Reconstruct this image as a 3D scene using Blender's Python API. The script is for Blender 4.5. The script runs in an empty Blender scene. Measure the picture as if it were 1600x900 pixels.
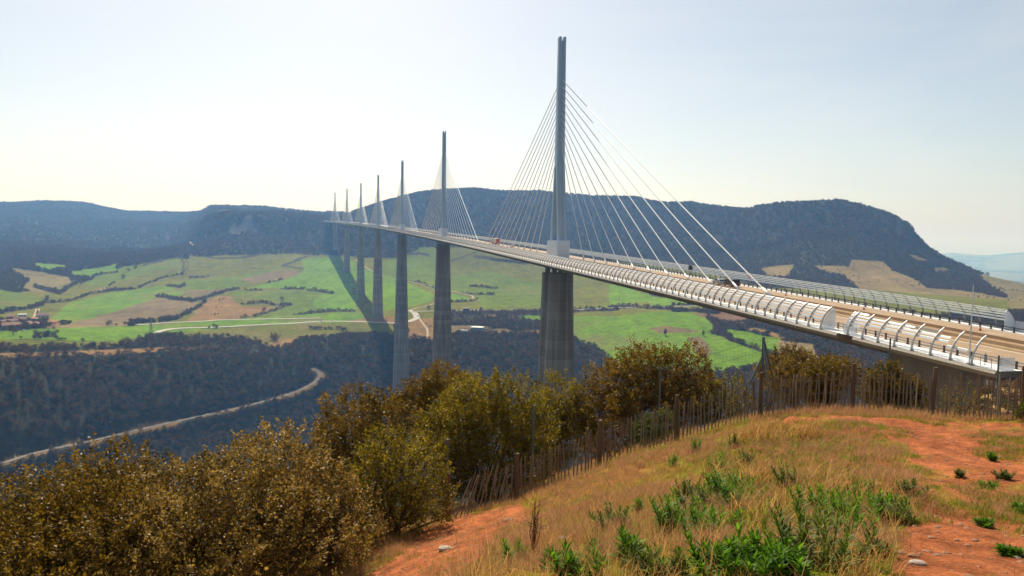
import bpy, bmesh, math, random
import numpy as np
from mathutils import Matrix, Vector
R = math.radians
rng = np.random.default_rng(7)
random.seed(7)
SC = bpy.context.scene
COL = SC.collection
# ---------------- camera (solved from the mast positions; eye at the origin) ----------------
F, PIT, ROLL = 1161.26, -0.0623077, 0.0156082
FWD = np.array([0, math.cos(PIT), math.sin(PIT)])
EX = np.array([1., 0, 0]); EU = np.array([0, -math.sin(PIT), math.cos(PIT)])
cr, sr = math.cos(ROLL), math.sin(ROLL)
cam = bpy.data.cameras.new("camera"); camo = bpy.data.objects.new("camera", cam); COL.objects.link(camo)
cam.sensor_width = 36; cam.lens = 36 * F / 1600; cam.clip_start = 0.1; cam.clip_end = 120000
rt = EX * cr + EU * sr; up = EU * cr - EX * sr
camo.matrix_world = Matrix(((rt[0], up[0], -FWD[0], 0), (rt[1], up[1], -FWD[1], 0), (rt[2], up[2], -FWD[2], 0), (0, 0, 0, 1)))
SC.camera = camo
# ---------------- sky, sun, exposure ----------------
SUN_AZ, SUN_EL = R(-14.0), R(45)        # azimuth from +Y towards +X
w = bpy.data.worlds.new("World"); SC.world = w; w.use_nodes = True
wn = w.node_tree.nodes; wl = w.node_tree.links
bg = wn["Background"]; sky = wn.new("ShaderNodeTexSky"); sky.sky_type = 'NISHITA'; sky.sun_disc = False
sky.sun_elevation = SUN_EL; sky.sun_rotation = SUN_AZ
sky.altitude = 700; sky.air_density = 1.0; sky.dust_density = 2.2; sky.ozone_density = 1.0
hs = wn.new("ShaderNodeHueSaturation"); hs.inputs["Saturation"].default_value = 0.78; wl.new(sky.outputs[0], hs.inputs["Color"])
tn = wn.new("ShaderNodeMix"); tn.data_type = 'RGBA'; tn.blend_type = 'MULTIPLY'; tn.inputs[0].default_value = 1; tn.inputs[7].default_value = (1.0, .968, .90, 1)   # warm dusty spring air
wl.new(hs.outputs[0], tn.inputs[6]); bg.inputs[1].default_value = 0.092
# thin high veil of cloud
wt = wn.new("ShaderNodeTexCoord"); wm = wn.new("ShaderNodeMapping"); wm.inputs["Scale"].default_value = (1.2, 1.2, 4.5); wl.new(wt.outputs["Generated"], wm.inputs[0])
wz = wn.new("ShaderNodeTexNoise"); wz.inputs["Scale"].default_value = 1.6; wz.inputs["Detail"].default_value = 7; wz.inputs["Roughness"].default_value = .6; wz.inputs["Distortion"].default_value = .6; wl.new(wm.outputs[0], wz.inputs["Vector"])
wr = wn.new("ShaderNodeMapRange"); wr.inputs[1].default_value = .45; wr.inputs[2].default_value = .75; wr.inputs[3].default_value = 0; wr.inputs[4].default_value = .30; wl.new(wz.outputs[0], wr.inputs[0])
wc = wn.new("ShaderNodeMix"); wc.data_type = 'RGBA'; wl.new(wr.outputs[0], wc.inputs[0]); wl.new(tn.outputs[2], wc.inputs[6]); wc.inputs[7].default_value = (8.2, 7.9, 7.5, 1); wl.new(wc.outputs[2], bg.inputs[0])
sl = bpy.data.lights.new("sun", 'SUN'); so = bpy.data.objects.new("sun", sl); COL.objects.link(so)
sl.energy = 5.0; sl.angle = R(0.53); sl.color = (1.0, 0.92, 0.78)
sd = Vector((math.sin(SUN_AZ) * math.cos(SUN_EL), math.cos(SUN_AZ) * math.cos(SUN_EL), math.sin(SUN_EL)))
so.rotation_euler = sd.to_track_quat('Z', 'Y').to_euler(); so.location = (0, 0, 300)
SC.view_settings.view_transform = 'Standard'; SC.view_settings.look = 'None'
SC.view_settings.exposure = 0.4; SC.view_settings.gamma = 1.0; SC.view_settings.use_curve_mapping = False
SC.render.engine = 'CYCLES'
SC.cycles.max_bounces = 5; SC.cycles.diffuse_bounces = 2; SC.cycles.glossy_bounces = 2
SC.cycles.transmission_bounces = 2; SC.cycles.volume_bounces = 0; SC.cycles.transparent_max_bounces = 12
SC.cycles.use_denoising = True

def raydir(x, y):
    x = np.asarray(x, float) - 800; y = np.asarray(y, float) - 450
    X = x * cr + y * sr; Y = -x * sr + y * cr
    d = FWD + EX * (X / F)[..., None] - EU * (Y / F)[..., None]
    return d
def topx(P):
    P = np.asarray(P, float)
    d = P @ FWD; X = F * (P @ EX) / d; Y = -F * (P @ EU) / d
    return 800 + X * cr - Y * sr, 450 + X * sr + Y * cr
def az_of(x, y): d = raydir(x, y); return np.arctan2(d[..., 0], d[..., 1])
def el_of(x, y): d = raydir(x, y); return d[..., 2] / np.hypot(d[..., 0], d[..., 1])   # tan elevation
def at(x, y, r):
    d = raydir(x, y); return d * (r / np.hypot(d[..., 0], d[..., 1]))[..., None] if np.ndim(x) else d * (r / math.hypot(d[0], d[1]))

# ---------------- naming and mesh helpers ----------------
def tag(o, label=None, cat=None, group=None, kind=None):
    if label: o['label'] = label
    if cat: o['category'] = cat
    if group: o['group'] = group
    if kind: o['kind'] = kind
    return o
def empty(name, loc=(0, 0, 0), label=None, cat=None, group=None, rz=0):
    o = bpy.data.objects.new(name, None); COL.objects.link(o); o.location = loc; o.rotation_euler.z = rz
    o.empty_display_size = 0.2
    return tag(o, label, cat, group)
def mesh_np(name, V, Fc, mat=None, parent=None, smooth=False, cols=None, link=True):
    """V (n,3), Fc (m,k) array with constant k"""
    V = np.ascontiguousarray(V, dtype=np.float32); Fc = np.ascontiguousarray(Fc, dtype=np.int32)
    me = bpy.data.meshes.new(name); k = Fc.shape[1]; m = len(Fc)
    me.vertices.add(len(V)); me.vertices.foreach_set("co", V.ravel())
    me.loops.add(m * k); me.loops.foreach_set("vertex_index", Fc.ravel())
    me.polygons.add(m); me.polygons.foreach_set("loop_start", np.arange(0, m * k, k, dtype=np.int32))
    me.polygons.foreach_set("loop_total", np.full(m, k, dtype=np.int32))
    if smooth: me.polygons.foreach_set("use_smooth", np.ones(m, dtype=bool))
    if mat: me.materials.append(mat)
    me.update(calc_edges=True)
    if cols is not None:
        a = me.color_attributes.new("col", 'FLOAT_COLOR', 'POINT')
        c = np.ones((len(V), 4), np.float32); c[:, :3] = cols; a.data.foreach_set("color", c.ravel())
    o = bpy.data.objects.new(name, me)
    if link: COL.objects.link(o)
    if parent: o.parent = parent
    return o
class MB:
    """collects boxes, tubes and sweeps, links them as ONE mesh"""
    def __init__(s): s.V = []; s.F = []; s.n = 0
    def add(s, V, Fs):
        V = np.asarray(V, float); s.V.append(V); s.F += [tuple(i + s.n for i in f) for f in Fs]; s.n += len(V)
    def box(s, c, d, M=None):
        c = np.array(c, float); d = np.array(d, float) / 2
        P = np.array([(x, y, z) for z in (-1, 1) for y in (-1, 1) for x in (-1, 1)]) * d + c
        if M is not None: P = P @ np.array(M).T
        s.add(P, [(0, 2, 3, 1), (4, 5, 7, 6), (0, 1, 5, 4), (2, 6, 7, 3), (0, 4, 6, 2), (1, 3, 7, 5)])
    def hexa(s, P):
        s.add(P, [(0, 2, 3, 1), (4, 5, 7, 6), (0, 1, 5, 4), (2, 6, 7, 3), (0, 4, 6, 2), (1, 3, 7, 5)])
    def tube(s, pts, rad, n=6, cap=True):
        pts = np.asarray(pts, float); rad = np.broadcast_to(rad, (len(pts),)).astype(float)
        V = []; T = np.gradient(pts, axis=0)
        for i, p in enumerate(pts):
            t = T[i] / (np.linalg.norm(T[i]) + 1e-12)
            a = np.array([0, 0, 1.]) if abs(t[2]) < 0.9 else np.array([1., 0, 0])
            u = np.cross(t, a); u /= np.linalg.norm(u); v = np.cross(t, u)
            for k in range(n):
                th = 2 * math.pi * k / n; V.append(p + rad[i] * (u * math.cos(th) + v * math.sin(th)))
        Fs = [(i * n + k, i * n + (k + 1) % n, (i + 1) * n + (k + 1) % n, (i + 1) * n + k) for i in range(len(pts) - 1) for k in range(n)]
        if cap: Fs += [tuple(range(n))[::-1], tuple((len(pts) - 1) * n + k for k in range(n))]
        s.add(V, Fs)
    def sweep(s, secs, closed=True, cap=True):
        """secs: list of (k,3) rings with equal k"""
        k = len(secs[0]); V = np.concatenate(secs); m = k if closed else k - 1
        Fs = [(i * k + j, i * k + (j + 1) % k, (i + 1) * k + (j + 1) % k, (i + 1) * k + j) for i in range(len(secs) - 1) for j in range(m)]
        if cap and closed: Fs += [tuple(range(k))[::-1], tuple((len(secs) - 1) * k + j for j in range(k))]
        s.add(V, Fs)
    def build(s, name, mat, parent=None, smooth=False, bevel=0, link=True):
        me = bpy.data.meshes.new(name); V = np.concatenate(s.V) if s.V else np.zeros((0, 3))
        me.from_pydata(V.tolist(), [], s.F)
        if mat: me.materials.append(mat)
        if smooth: me.polygons.foreach_set("use_smooth", np.ones(len(me.polygons), dtype=bool))
        me.update(); o = bpy.data.objects.new(name, me)
        if link: COL.objects.link(o)
        if parent: o.parent = parent
        if bevel:
            b = o.modifiers.new("bevel", 'BEVEL'); b.width = bevel; b.segments = 2; b.limit_method = 'ANGLE'
        return o

# ---------------- materials ----------------
def srgb(h):
    h = h.lstrip('#'); v = [int(h[i:i + 2], 16) / 255 for i in (0, 2, 4)]
    return tuple(c / 12.92 if c <= .04045 else ((c + .055) / 1.055) ** 2.4 for c in v)
def mat(name, col, rough=0.7, metal=0, noise=0.0, nscale=1.0, col2=None, spec=0.3, stretch=(1, 1, 1), bump=0, trans=0, emit=0):
    m = bpy.data.materials.new(name); m.use_nodes = True; N = m.node_tree.nodes; L = m.node_tree.links
    b = N["Principled BSDF"]; b.inputs["Roughness"].default_value = rough; b.inputs["Metallic"].default_value = metal
    b.inputs["Specular IOR Level"].default_value = spec
    c = (*col, 1); b.inputs["Base Color"].default_value = c
    if noise or col2:
        tc = N.new("ShaderNodeTexCoord"); mp = N.new("ShaderNodeMapping"); mp.inputs["Scale"].default_value = stretch
        L.new(tc.outputs["Object"], mp.inputs[0]); nt = N.new("ShaderNodeTexNoise"); nt.inputs["Scale"].default_value = nscale
        nt.inputs["Detail"].default_value = 6; nt.inputs["Roughness"].default_value = 0.62; L.new(mp.outputs[0], nt.inputs["Vector"])
        rp = N.new("ShaderNodeValToRGB"); L.new(nt.outputs[0], rp.inputs[0])
        rp.color_ramp.elements[0].position = 0.35; rp.color_ramp.elements[1].position = 0.65
        c2 = col2 if col2 else tuple(x * (1 - noise) for x in col)
        rp.color_ramp.elements[0].color = (*c2, 1); rp.color_ramp.elements[1].color = c
        L.new(rp.outputs[0], b.inputs["Base Color"])
        if bump:
            bp = N.new("ShaderNodeBump"); bp.inputs["Strength"].default_value = bump; L.new(nt.outputs[0], bp.inputs["Height"]); L.new(bp.outputs[0], b.inputs["Normal"])
    if trans:
        out = N["Material Output"]; mx = N.new("ShaderNodeMixShader"); tr = N.new("ShaderNodeBsdfTransparent")
        mx.inputs[0].default_value = trans; L.new(b.outputs[0], mx.inputs[1]); L.new(tr.outputs[0], mx.inputs[2]); L.new(mx.outputs[0], out.inputs[0])
    return m
def leaf_mat(name, c1, c2, gloss=0.4, rough=0.4, tl=0.4, c3=None, scale=3.0):
    """two-sided leaf: diffuse + translucent + gloss, colour varying from clump to clump"""
    m = bpy.data.materials.new(name); m.use_nodes = True; N = m.node_tree.nodes; L = m.node_tree.links
    b = N["Principled BSDF"]; b.inputs["Roughness"].default_value = rough; b.inputs["Specular IOR Level"].default_value = gloss
    g = N.new("ShaderNodeNewGeometry"); oi = N.new("ShaderNodeObjectInfo"); tc = N.new("ShaderNodeTexCoord")
    nt = N.new("ShaderNodeTexNoise"); nt.inputs["Scale"].default_value = scale; nt.inputs["Detail"].default_value = 3
    L.new(tc.outputs["Object"], nt.inputs["Vector"])
    ad = N.new("ShaderNodeMath"); ad.operation = 'MULTIPLY_ADD'; L.new(g.outputs["Random Per Island"], ad.inputs[0]); ad.inputs[1].default_value = 0.5
    sb = N.new("ShaderNodeMath"); sb.operation = 'SUBTRACT'; L.new(nt.outputs[0], sb.inputs[0]); sb.inputs[1].default_value = 0.25
    L.new(sb.outputs[0], ad.inputs[2])
    rp = N.new("ShaderNodeValToRGB"); L.new(ad.outputs[0], rp.inputs[0]); e = rp.color_ramp.elements
    e[0].position = 0.2; e[1].position = 0.75; e[0].color = (*c1, 1); e[1].color = (*c2, 1)
    if c3: x = e.new(0.93); x.color = (*c3, 1)
    L.new(rp.outputs[0], b.inputs["Base Color"])
    t = N.new("ShaderNodeBsdfTranslucent"); L.new(rp.outputs[0], t.inputs[0])
    mx = N.new("ShaderNodeMixShader"); mx.inputs[0].default_value = tl; L.new(b.outputs[0], mx.inputs[1]); L.new(t.outputs[0], mx.inputs[2])
    L.new(mx.outputs[0], N["Material Output"].inputs[0])
    return m
# numpy value noise
def vnoise(x, y, seed=0):
    xi = np.floor(x).astype(np.int64); yi = np.floor(y).astype(np.int64); xf = x - xi; yf = y - yi
    u = xf * xf * (3 - 2 * xf); v = yf * yf * (3 - 2 * yf)
    def h(a, b):
        n = (a * 374761393 + b * 668265263 + seed * 974711) & 0x7fffffff
        n = ((n ^ (n >> 13)) * 1274126177) & 0x7fffffff
        return ((n ^ (n >> 16)) & 0xffff) / 65535.0
    return (h(xi, yi) * (1 - u) + h(xi + 1, yi) * u) * (1 - v) + (h(xi, yi + 1) * (1 - u) + h(xi + 1, yi + 1) * u) * v
def fbm(x, y, oct=4, seed=0):
    a = 1; s = 0; t = 0
    for i in range(oct):
        s = s + a * vnoise(x * 2 ** i + 17.3 * i, y * 2 ** i - 9.1 * i, seed + i); t += a; a *= 0.5
    return s / t - 0.5
# ================= bridge axis (needed by the terrain too) =================
BX, BY, BZ, BH, BK, BS, MH = 18.9115653, 310.3378062, -6.7757549, -0.2238600, -5.318948e-05, 0.02835215, 90.6
def axis(s, l=0.0, h=0.0):
    s = np.asarray(s, float); th = BH + BK * s
    x = BX + (-np.cos(th) + math.cos(BH)) / BK; y = BY + (np.sin(th) - math.sin(BH)) / BK
    return np.stack([x + np.cos(th) * l, y - np.sin(th) * l, BZ + BS * s + h + 0 * x], -1)

# ================= terrain: rings seen from the viewpoint, each with its own distance =================
# knots: (px, r, 'z' value) or (px, r, y as negative-free 'y' value) ; Z = height, Y = photo row
def ring(kind, *k): return (kind, k)
RINGS = [
 ring('Z', (-800, 0.3, -1.75), (2400, 0.3, -1.6)),
 ring('Z', (-800, 1.2, -1.85), (800, 1.2, -1.72), (2400, 1.2, -1.6)),
 ring('Z', (-800, 4, -2.9), (0, 4, -2.6), (600, 4, -2.15), (1000, 3.9, -1.85), (1400, 3.8, -1.70), (2400, 3.8, -1.6)),
 ring('Z', (-800, 7, -5), (0, 7, -4.4), (300, 7, -4.0), (600, 7, -3.5), (800, 7, -3.1), (1000, 7, -2.88), (1200, 7, -2.62), (1400, 7, -2.46), (1600, 7, -2.40), (2400, 7, -2.0)),
 ring('Z', (-800, 12, -8), (0, 12, -7), (300, 12, -6.5), (600, 12, -5.55), (800, 12, -4.85), (1000, 12, -4.25), (1200, 12, -3.75), (1400, 12, -3.5), (1600, 12, -3.45), (2400, 12, -3)),
 ring('Y', (-800, 17, 870), (400, 17.5, 850), (600, 18, 826), (700, 18, 812), (805, 19, 785), (935, 20, 728), (1055, 20.5, 690), (1185, 21.5, 652), (1327, 22.5, 641), (1450, 22, 650), (1600, 21, 656), (1900, 20, 660), (2400, 20, 660)),
 ring('Z', (-800, 30, -18), (200, 30, -14), (500, 30, -12), (800, 30, -10.6), (1000, 30, -8.2), (1200, 30, -6.7), (1400, 30, -6.6), (1600, 30, -7.0), (2400, 30, -7)),
 ring('Z', (-800, 60, -38), (0, 60, -32), (500, 60, -28), (800, 60, -24), (1000, 60, -19), (1200, 60, -15), (1350, 60, -13.5), (1500, 60, -12), (1600, 60, -11.6), (1800, 60, -12), (2400, 60, -12)),
 ring('Z', (-800, 95, -58), (0, 95, -50), (500, 95, -46), (800, 95, -42), (1000, 95, -38), (1200, 95, -32), (1350, 95, -26), (1480, 95, -22.5), (1520, 95, -18), (1550, 93, -15), (1600, 90, -13.6), (1800, 88, -13.6), (2400, 85, -13.6)),
 ring('Z', (-800, 200, -110), (500, 200, -90), (800, 200, -78), (1100, 200, -66), (1300, 200, -55), (1500, 190, -40), (1600, 180, -30), (1800, 160, -25), (2400, 150, -20)),
 ring('Z', (-800, 330, -150), (500, 330, -120), (872, 311, -101), (1150, 320, -92), (1300, 330, -85), (1500, 330, -70), (1700, 330, -62), (2400, 330, -60)),
 ring('Z', (-800, 520, -245), (0, 560, -244), (300, 640, -245), (500, 650, -245), (700, 650, -245), (872, 640, -238), (1000, 600, -190), (1150, 560, -150), (1300, 560, -122), (1500, 560, -100), (1700, 560, -90), (2400, 560, -90)),
 ring('Z', (-800, 600, -240), (0, 660, -234), (300, 800, -240), (500, 900, -243), (627, 900, -238), (800, 900, -233), (950, 820, -205), (1100, 760, -170), (1250, 740, -138), (1400, 740, -118), (1600, 740, -105), (2400, 740, -100)),
 # wooded crest under the fields
 ring('Y', (-800, 760, 640), (-200, 800, 600), (0, 850, 556), (150, 950, 553), (300, 1010, 548), (440, 1080, 548), (500, 1120, 534), (600, 1150, 530), (700, 1150, 530), (850, 1120, 536), (950, 1030, 548), (1050, 960, 556), (1160, 900, 574), (1250, 880, 566), (1350, 880, 560), (1500, 900, 545), (2400, 900, 545)),
 ring('Y', (-800, 1000, 560), (0, 1080, 514), (150, 1150, 508), (300, 1230, 503), (440, 1290, 502), (588, 1325, 495), (700, 1330, 492), (800, 1330, 490), (1000, 1250, 489), (1200, 1150, 498), (1350, 1130, 497), (1500, 1100, 495), (1700, 1100, 500), (2400, 1100, 500)),
 ring('Y', (-800, 1250, 520), (0, 1330, 484), (150, 1450, 482), (300, 1580, 468), (440, 1640, 462), (562, 1668, 459), (700, 1680, 456), (850, 1620, 458), (1000, 1500, 462), (1200, 1400, 466), (1400, 1400, 466), (1550, 1400, 468), (1700, 1400, 474), (2400, 1400, 480)),
 ring('Y', (-800, 1550, 490), (0, 1680, 452), (150, 1820, 446), (300, 1950, 436), (440, 2000, 428), (541, 2010, 424), (700, 1980, 424), (850, 1880, 427), (1100, 1700, 437), (1250, 1620, 440), (1400, 1620, 446), (1500, 1600, 456), (1600, 1600, 462), (1800, 1600, 480), (2400, 1600, 500)),
 ring('Y', (-800, 2000, 460), (0, 2150, 417), (130, 2250, 413), (300, 2300, 402), (400, 2330, 398), (523, 2350, 392), (620, 2250, 392), (700, 2150, 393), (850, 2050, 402), (1000, 1950, 410), (1150, 1850, 418), (1300, 1830, 410), (1400, 1830, 418), (1480, 1850, 434), (1530, 1850, 440), (1600, 1900, 450), (1700, 1900, 470), (2400, 1900, 490)),
 # hill faces half way up
 ring('Y', (-800, 2400, 400), (0, 3200, 378), (130, 3400, 378), (230, 3450, 381), (285, 3150, 381), (310, 2720, 372), (345, 2620, 364), (400, 2600, 362), (470, 2560, 366), (523, 2520, 362), (620, 2480, 352), (700, 2450, 346), (850, 2400, 350), (1000, 2300, 358), (1150, 2150, 370), (1250, 2060, 362), (1350, 2020, 360), (1420, 2020, 378), (1470, 2000, 408), (1530, 1960, 432), (1600, 1960, 447), (1700, 1960, 470), (2400, 2000, 500)),
 # spur crest / hill skyline
 ring('Y', (-800, 3200, 350), (0, 3900, 350), (130, 4050, 352), (230, 4000, 356), (290, 3700, 357), (308, 3000, 352), (330, 2820, 343), (352, 2760, 336), (400, 2720, 332), (430, 2700, 333), (470, 2680, 338), (500, 2640, 347), (530, 2620, 346), (545, 2680, 334), (560, 2750, 327), (580, 2800, 320), (600, 2850, 314), (640, 2850, 306), (700, 2850, 299.5), (760, 2850, 299), (850, 2800, 303), (950, 2700, 309), (1060, 2550, 319), (1120, 2450, 324), (1172, 2350, 328), (1184, 2320, 323), (1230, 2280, 317), (1310, 2250, 314.5), (1350, 2250, 323), (1390, 2230, 336), (1420, 2200, 351), (1430, 2150, 367), (1450, 2100, 388), (1480, 2060, 407), (1530, 2020, 429), (1600, 2000, 444), (1700, 2000, 466), (2400, 2100, 500)),
 ring('Z', (-800, 3700, 60), (0, 4500, 125), (230, 4450, 72), (290, 4100, 52), (315, 3300, 45), (330, 3050, 75), (400, 3000, 85), (500, 2950, 70), (560, 2950, 90), (640, 3050, 160), (850, 3050, 165), (1060, 2800, 110), (1184, 2600, 90), (1310, 2600, 110), (1420, 2500, 0), (1500, 2400, -120), (1600, 2400, -190), (2400, 2400, -220)),
 ring('Y', (-800, 4300, 330), (0, 5200, 318), (70, 5150, 317.5), (130, 5100, 321), (165, 5000, 328), (205, 4950, 333), (280, 4800, 335), (340, 4300, 332), (420, 4300, 333), (470, 4300, 336), (520, 4300, 334.5), (560, 4300, 340), (640, 4300, 350), (850, 4300, 365), (1200, 4300, 370), (1420, 4300, 400), (1500, 4300, 470), (2400, 4300, 520)),
 ring('Z', (-800, 7000, -50), (560, 7000, -50), (1200, 7000, -150), (1440, 7000, -270), (2400, 7000, -270)),
 ring('Z', (-800, 12000, -200), (1440, 12000, -330), (2400, 12000, -330)),
 ring('Y', (-800, 19000, 400), (1440, 19000, 399), (1470, 19000, 397), (1485, 19000, 394.5), (1500, 19000, 396), (1545, 19000, 399), (1600, 19000, 395.5), (1650, 19000, 397), (2400, 19000, 402)),
 ring('Z', (-800, 26000, -500), (2400, 26000, -500)),
]
# azimuth columns and range rows
xs_dense = np.linspace(-120, 1720, 1350)
AZ = az_of(xs_dense, np.full_like(xs_dense, 450.))
AZ = np.concatenate([np.linspace(R(-80), AZ[0], 40)[:-1], AZ, np.linspace(AZ[-1], R(80), 40)[1:]])
def seg(a, b, n): return np.exp(np.linspace(math.log(a), math.log(b), n + 1))[:-1]
RR = np.concatenate([seg(.3, 3, 14), seg(3, 30, 230), seg(30, 330, 110), seg(330, 560, 40), seg(560, 840, 150), seg(840, 1200, 150), seg(1200, 2900, 330), seg(2900, 5300, 110), seg(5300, 26000, 60), [26000]])
def ring_eval(az):
    xk = 800 + F * np.tan(az)                       # pixel column of this azimuth at the horizon
    Rk, Zk = [], []
    for kind, kn in RINGS:
        px = np.array([k[0] for k in kn], float); rr = np.array([k[1] for k in kn], float); vv = np.array([k[2] for k in kn], float)
        if kind == 'Y':
            a = az_of(px, vv); z = rr * el_of(px, vv)
        else:
            a = az_of(px, np.full_like(px, 377.)); z = vv
        Rk.append(np.interp(az, a, rr)); Zk.append(np.interp(az, a, z))
    Rk = np.array(Rk); Zk = np.array(Zk)
    return Rk, Zk
Rk, Zk = ring_eval(AZ)
# light smoothing across azimuth of every ring
def sm(A, n):
    k = np.hanning(2 * n + 3)[1:-1]; k /= k.sum(); P = np.pad(A, ((0, 0), (n, n)), mode='edge')
    return np.array([np.convolve(r, k, 'valid') for r in P])
Rs, Zs = sm(Rk, 14), sm(Zk, 14)
Rs2, Zs2 = sm(Rk, 3), sm(Zk, 3)
for i in range(len(RINGS)):
    if i >= 19: Rs[i], Zs[i] = Rs2[i], Zs2[i]
Rk, Zk = Rs, Zs
for i in range(1, len(Rk)): Rk[i] = np.maximum(Rk[i], Rk[i - 1] * 1.01)
lR = np.log(Rk)
# monotone cubic (Fritsch-Carlson) along range in log r
h_ = np.diff(lR, axis=0); dl = np.diff(Zk, axis=0) / h_
mm = np.zeros_like(Zk); w1 = 2 * h_[1:] + h_[:-1]; w2 = h_[1:] + 2 * h_[:-1]
with np.errstate(all='ignore'):
    hm = (w1 + w2) / (w1 / dl[:-1] + w2 / dl[1:])
mm[1:-1] = np.where(dl[:-1] * dl[1:] > 0, hm, 0); mm[0] = dl[0]; mm[-1] = dl[-1]
NC, NR = len(AZ), len(RR)
LR = np.log(RR)
ZG = np.zeros((NR, NC))
for i in range(len(Rk) - 1):
    pass
for c in range(NC):
    j = np.clip(np.searchsorted(lR[:, c], LR) - 1, 0, len(Rk) - 2)
    h = h_[j, c]; t = np.clip((LR - lR[j, c]) / h, 0, 1)
    ZG[:, c] = (2 * t**3 - 3 * t**2 + 1) * Zk[j, c] + (t**3 - 2 * t**2 + t) * h * mm[j, c] + (-2 * t**3 + 3 * t**2) * Zk[j + 1, c] + (t**3 - t**2) * h * mm[j + 1, c]
XG = RR[:, None] * np.sin(AZ)[None]; YG = RR[:, None] * np.cos(AZ)[None]
RG = np.broadcast_to(RR[:, None], XG.shape)
# relief: gullies and knolls on the hills, soft swells in the fields, bumps underfoot
hill = np.clip((RG - 2150) / 350, 0, 1) * np.clip((5600 - RG) / 600, 0, 1)
ZG += hill * (fbm(XG / 420, YG / 420, 4, 3) * 34 + (np.abs(fbm(XG / 260 + 5, YG / 420, 3, 9)) - .12) * -60) * np.clip(1 - np.abs(ZG - 150) / 400, 0.3, 1) * 0.8 * (1 + 1.7 * np.clip((R(-13) - AZ) / .06, 0, 1)[None] * np.clip((4300 - RG) / 900, 0, 1) * np.clip((RG - 2250) / 300, 0, 1))
mid = np.clip((RG - 700) / 200, 0, 1) * np.clip((2400 - RG) / 300, 0, 1)
ZG += mid * fbm(XG / 160, YG / 160, 3, 21) * 6
ZG += np.clip((RG - 5500) / 2000, 0, 1) * fbm(XG / 1500, YG / 1500, 4, 31) * 90
ZG += np.clip((RG - 30) / 60, 0, 1) * np.clip((800 - RG) / 100, 0, 1) * fbm(XG / 30, YG / 30, 3, 41) * 4 * np.clip(RG / 150, 0, 1)
fgw = np.clip((45 - RG) / 15, 0, 1)
ZG += fgw * (fbm(XG / 1.6, YG / 1.6, 4, 51) * 0.30 + fbm(XG / 5, YG / 5, 2, 57) * 0.5 * np.clip(RG / 12, 0, 1) * np.clip((19 - RG) / 5, 0, 1) + fbm(XG / .28, YG / .28, 3, 55) * 0.05)

def grid_ij(x, y):
    r = np.hypot(x, y); a = np.arctan2(x, y)
    fi = np.interp(r, RR, np.arange(NR)); fj = np.interp(a, AZ, np.arange(NC)); return fi, fj
def tz(x, y, G=None):
    G = ZG if G is None else G
    x = np.asarray(x, float); y = np.asarray(y, float); fi, fj = grid_ij(x, y)
    i = np.clip(fi.astype(int), 0, NR - 2); j = np.clip(fj.astype(int), 0, NC - 2); u = fi - i; v = fj - j
    return (G[i, j] * (1 - u) + G[i + 1, j] * u) * (1 - v) + (G[i, j + 1] * (1 - u) + G[i + 1, j + 1] * u) * v
def hit(px, py, rmin=2.0, rmax=6000):
    """ground point seen through photo pixel"""
    d = raydir(float(px), float(py)); hd = math.hypot(d[0], d[1]); d = d / hd
    r = np.exp(np.linspace(math.log(rmin), math.log(rmax), 4000)); z = tz(d[0] * r, d[1] * r)
    b = np.nonzero(z > d[2] * r)[0]
    k = b[0] if len(b) else len(r) - 1
    return np.array([d[0] * r[k], d[1] * r[k], z[k]])
def resample(P, step):
    P = np.asarray(P, float)[:, :2]; L = np.r_[0, np.cumsum(np.hypot(*np.diff(P, axis=0).T))]
    n = max(2, int(L[-1] / step)); t = np.linspace(0, L[-1], n)
    Q = np.stack([np.interp(t, L, P[:, 0]), np.interp(t, L, P[:, 1])], -1)
    for _ in range(3): Q[1:-1] = (Q[:-2] + 2 * Q[1:-1] + Q[2:]) / 4
    return Q
def flatten(Q, zQ, wid, soft):
    """bring the ground to the level of a road or pad along Q"""
    lo = Q.min(0) - wid - soft; hi = Q.max(0) + wid + soft
    m = (XG > lo[0]) & (XG < hi[0]) & (YG > lo[1]) & (YG < hi[1]); idx = np.nonzero(m)
    X = XG[idx]; Y = YG[idx]; best = np.full(len(X), 1e9); zz = np.zeros(len(X))
    for k in range(len(Q)):
        d = np.hypot(X - Q[k, 0], Y - Q[k, 1]); b = d < best; best[b] = d[b]; zz[b] = zQ[k]
    t = np.clip((best - wid) / soft, 0, 1); t = t * t * (3 - 2 * t)
    ZG[idx] = ZG[idx] * t + zz * (1 - t)
def smooth1(z, n):
    for _ in range(n): z = np.r_[z[0], (z[:-2] + 2 * z[1:-1] + z[2:]) / 4, z[-1]]
    return z
ROADS = []
def road_px(name, label, pts, width, soft, rmin=400):
    P = np.array([hit(*p, rmin=rmin) for p in pts]); Q = resample(P, 5.0); z = smooth1(tz(Q[:, 0], Q[:, 1]), 60)
    flatten(Q, z, width / 2 + 1.2, soft); ROADS.append((name, label, Q, z, width))
road_px('river_road', '', [(-60, 742), (0, 725), (100, 697), (180, 680), (260, 662), (340, 645), (420, 626), (462, 614), (492, 602), (502, 592), (500, 583), (490, 576)], 5.2, 11)
road_px('road', '', [(215, 508), (262, 504.5), (318, 502.5), (340, 500), (420, 498.5), (500, 497)], 9, 5, 700)
road_px('road', '', [(247, 520), (253, 516), (275, 513), (330, 512), (420, 507), (500, 502), (560, 502.5), (612, 506), (638, 504), (652, 497), (648, 489), (640, 485)], 11, 5, 700)
road_px('road', '', [(640, 487), (700, 485), (760, 485), (820, 484.5), (900, 485), (960, 481), (1020, 480), (1090, 478), (1150, 478)], 8, 5, 700)
road_px('lane', '', [(640, 485), (648, 482), (664, 479), (680, 474), (700, 471), (722, 470), (740, 466), (738, 462), (728, 460), (705, 455), (670, 446), (640, 440), (600, 433), (575, 420), (556, 406)], 4.5, 4, 700)
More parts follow.
